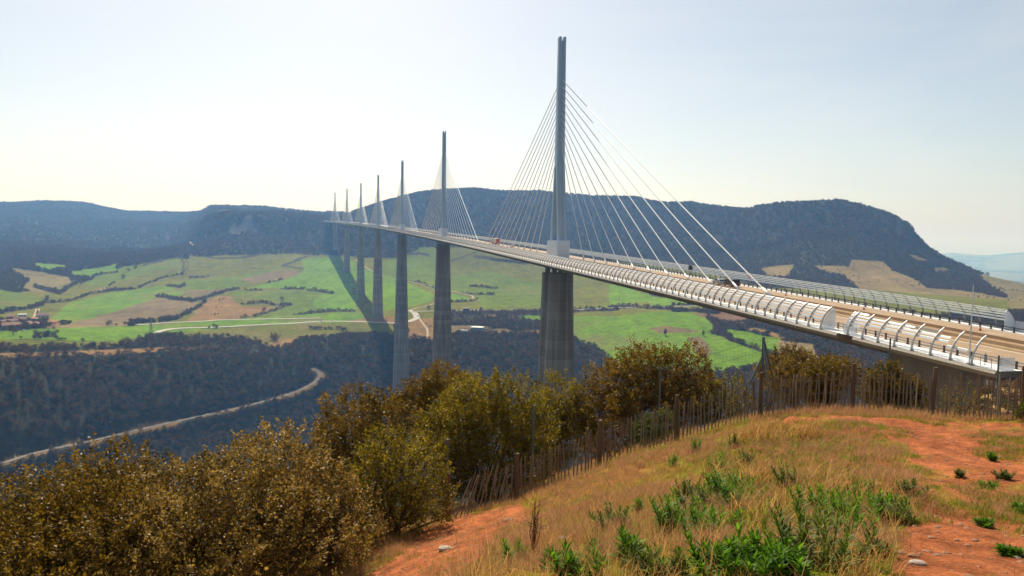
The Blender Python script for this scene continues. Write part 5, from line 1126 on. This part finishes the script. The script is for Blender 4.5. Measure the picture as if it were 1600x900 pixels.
for s, lb in ((-62, "orange traffic cone standing farthest along the bridge, near the first mast"), (-101.5, "orange traffic cone on the bridge near the square sign"), (-151.0, "orange traffic cone on the bridge just past the outermost cable"), (-176.8, "orange traffic cone on the bridge above the gap in the near windscreen"), (-203.4, "orange traffic cone on the bridge closest to the right edge")):
    e = orient(empty("traffic_cone", (0, 0, 0), lb, "traffic cone", "traffic cones on the far carriageway"), s, 9.3, .02)
    mb = MB(); mb.tube([(0, 0, .04), (0, 0, .8)], [.17, .04], 12); mb.build("cone", m_cone, e); mb = MB(); mb.box((0, 0, .02), (.44, .44, .04)); mb.build("base", m_tyre, e); mb = MB(); mb.tube([(0, 0, .38), (0, 0, .54)], [.115, .09], 12); mb.build("reflective_band", m_white, e)
# slender pole by the walkway end
q = axis(-227.6, -15.75, .05)
po = empty("pole", tuple(q), "tall thin pale pole beside the end of the bridge walkway", "pole"); ht = float(el_of(1521., 446.)) * math.hypot(q[0], q[1]) - q[2]
mb = MB(); mb.tube([(0, 0, -.2), (0, 0, ht * .55), (0, 0, ht)], [.085, .07, .045], 10); mb.build("shaft", m_white, po); mb = MB(); mb.box((0, 0, .05), (.35, .35, .1)); mb.build("base_plate", m_grey, po); mb = MB(); mb.tube([(0, 0, ht), (0, 0, ht + .12)], [.06, .02], 8); mb.build("cap", m_grey, po)
# ================= houses, sheds, pylon =================
m_wall = mat("pale_render", (.45, .42, .37), .9, noise=.15, nscale=.3); m_wallg = mat("stone_wall", (.32, .29, .25), .95, noise=.3, nscale=.5); m_tile = mat("orange_roof_tiles", (.40, .22, .13), .9, noise=.3, nscale=.8); m_tile2 = mat("pinkish_roof_tiles", (.32, .20, .15), .9, noise=.3, nscale=.8)
m_win = mat("window_glass", (.04, .05, .06), .2, spec=.6); m_door = mat("brown_door", (.12, .07, .04), .7)
def house(px, py, wpx, hpx, rz, label, wall=None, roof=None, d=9., pitch=.35, name="house", cat="house", nwin=3, gx=True, flat=False, roofname="roof"):
    P = hit(px, py, rmin=600); r = math.hypot(P[0], P[1]); Wd = wpx * r / F; H = hpx * r / F; e = empty(name, tuple(P), label, cat, None, rz - math.atan2(P[0], P[1])); eav = H * (1 if flat else .62)
    mb = MB(); mb.box((0, 0, eav / 2 - 1), (Wd, d, eav + 2)); mb.build("wall", wall or m_wall, e)
    mb = MB()
    if flat: mb.box((0, 0, eav + .15), (Wd + .6, d + .6, .3))
    else:
        w2, d2, ov = Wd / 2 + .5, d / 2 + .6, .0; rh = H - eav
        V = [(-w2, -d2, eav), (w2, -d2, eav), (w2, d2, eav), (-w2, d2, eav), (-w2 * .96, 0, eav + rh), (w2 * .96, 0, eav + rh), (-w2, -d2, eav - .25), (w2, -d2, eav - .25), (w2, d2, eav - .25), (-w2, d2, eav - .25)]
        mb.add(V, [(0, 1, 5, 4), (2, 3, 4, 5), (0, 4, 3), (1, 2, 5), (6, 7, 1, 0), (7, 8, 2, 1), (8, 9, 3, 2), (9, 6, 0, 3), (9, 8, 7, 6)])
    rf = mb.build(roofname, roof or m_tile, e)
    if not flat: mb = MB(); mb.box((Wd * .25, d * .12, eav + (H - eav) * .9), (.9, .9, 1.6)); mb.build("chimney", wall or m_wall, rf)
    for i in range(nwin):
        for lv in range(2 if eav > 5 else 1):
            mb = MB(); mb.box(((i - (nwin - 1) / 2) * Wd / nwin, -d / 2 - .02, eav * (.32 + .42 * lv if eav > 5 else .5)), (1.1, .08, 1.4)); mb.build("window", m_win, e)
    mb = MB(); mb.box((Wd * .5 - 1.6, -d / 2 - .03, 1.0), (1.1, .08, 2.1)); mb.build("door", m_door, e); return e
H_ = [(16.5, 514, 19, 9, .1, "long pale house with an orange roof at the front of the village", m_wall, m_tile, 10), (17.5, 499.5, 9, 7, -.2, "house with a bright hipped roof highest at the left of the village", m_wallg, m_tile, 9), (24, 502.5, 6, 5.5, .5, "small house with a round looking pink roof in the middle of the village", m_wallg, m_tile2, 7),
 (17, 505.5, 15, 6, .05, "long low pinkish roof directly behind the pale front house", m_wallg, m_tile2, 8), (35, 504, 13, 7.5, -.5, "house with a steep pink roof running uphill in the village centre", m_wallg, m_tile2, 9), (53.5, 501, 8, 4.5, .2, "small orange roofed house left of the pointed conifer foot", m_wallg, m_tile, 8),
 (43, 507.5, 9, 5, -.1, "low house with a light orange gable in the lower village", m_wallg, m_tile, 8), (53, 511, 11, 7, .15, "house with a broad orange roof at the lower right of the village", m_wallg, m_tile, 10), (67, 499, 13, 9, .1, "house with a dark red roof and pale wall right of the conifer", m_wall, m_tile2, 10),
 (1, 507, 10, 6, .2, "house with a faded roof cut by the left edge of the photo", m_wallg, m_tile2, 9), (29.5, 510, 5, 5, .4, "small white gabled house right of the pale front house", m_wall, m_wall, 6), (35, 494, 9, 3.5, 0, "grey roofed shed above the village", m_wallg, m_grey, 8)]
for px, py, wp, hp, rz, lb, wl_, rf, d in H_: house(px, py, wp, hp, rz, lb, wl_, rf, d)
house(746, 519.5, 19, 8.5, -.25, "grey works building with a pale flat roof in the clearing right of the second pier", mat("grey_cladding", (.22, .25, .27), .6), m_walk, 14, name="works_building", cat="building", nwin=4, flat=True)
house(725, 520.5, 12, 4.5, -.1, "low pale enclosure left of the grey works building", m_wall, m_grey, 9, name="shed", cat="shed", nwin=2, flat=True)
house(755, 519.3, 7, 6, -.3, "dark annexe at the right end of the grey works building", m_wallg, m_dark, 8, name="shed", cat="shed", nwin=1, flat=True)
house(728, 486.0, 9, 4.4, 0, "dark flat roofed hut beside the main road right of the second pier", m_dark, m_grey, 7, name="hut", cat="hut", nwin=2, flat=True)
for px, py, c, lb in ((502, 502.6, (.6, .6, .6), "white car on the pale road left of the bridge shadow, the left of two"), (519, 501.8, (.65, .65, .66), "white car on the pale road left of the bridge shadow, the right of two"), (653, 494.5, (.7, .7, .72), "white car at the road junction right of the third pier"), (36, 517.5, (.7, .7, .7), "white car parked at the front of the village")):
    P = hit(px, py, rmin=700); e = car(lb, c); e.location = tuple(P + [0, 0, .4]); e.rotation_euler.z = R(80)
P = hit(236, 522, rmin=700); r = math.hypot(P[0], P[1]); H = 21 * r / F
py_ = empty("electricity_pylon", tuple(P), "lattice electricity pylon on the green strip left of the bridge", "pylon"); mb = MB(); b_, t_ = H * .09, H * .022
for sx in (-1, 1):
    for sy in (-1, 1): mb = MB(); mb.tube([(sx * b_, sy * b_, -.5), (sx * t_, sy * t_, H)], [.22, .12], 4); mb.build("leg", m_grey, py_)
mb = MB(); zz = np.linspace(0, H, 8)
for a, c in zip(zz[:-1], zz[1:]):
    w0 = b_ + (t_ - b_) * a / H; w1_ = b_ + (t_ - b_) * c / H
    for q in range(4):
        cs = [(-1, -1), (1, -1), (1, 1), (-1, 1)]; A = cs[q]; B = cs[(q + 1) % 4]; mb.tube([(A[0] * w0, A[1] * w0, a), (B[0] * w1_, B[1] * w1_, c)], .09, 4); mb.tube([(B[0] * w0, B[1] * w0, a), (A[0] * w1_, A[1] * w1_, c)], .09, 4)
mb.build("lattice", m_grey, py_)
for h in (.8, .95): mb = MB(); mb.tube([(-H * .16, 0, H * h), (H * .16, 0, H * h)], .14, 4); mb.build("cross_arm", m_grey, py_)
P = hit(69.5, 519, rmin=700); r = math.hypot(P[0], P[1]); H = 16 * r / F
e = empty("power_pole", tuple(P), "thin wooden power pole right of the village on the green strip", "pole"); mb = MB(); mb.tube([(0, 0, -.5), (0, 0, H)], [.22, .14], 6); mb.build("shaft", m_post, e); mb = MB(); mb.tube([(-1.6, 0, H * .95), (1.6, 0, H * .95)], .1, 4); mb.build("cross_arm", m_post, e)
# flagpole-thin lights on distant ridge are too small to show
HAZE_D = 0.000135
hm_ = bpy.data.materials.new("haze"); hm_.use_nodes = True; N = hm_.node_tree.nodes; L = hm_.node_tree.links
for n in list(N):
    if n.type != 'OUTPUT_MATERIAL': N.remove(n)
pv = N.new("ShaderNodeVolumePrincipled"); pv.inputs["Color"].default_value = (0.21, 0.48, 1.0, 1); pv.inputs['Absorption Color'].default_value = (1, 1, 1, 1); pv.inputs["Density"].default_value = HAZE_D
pv.inputs["Anisotropy"].default_value = 0.25
L.new(pv.outputs[0], N["Material Output"].inputs["Volume"])
hb = MB(); zt = 330.0; zb = float(ZG.min()) - 1
hb.box((0, 12000, (zt + zb) / 2), (80000, 30000, zt - zb)); ho = hb.build("haze", hm_); tag(ho, kind='stuff')
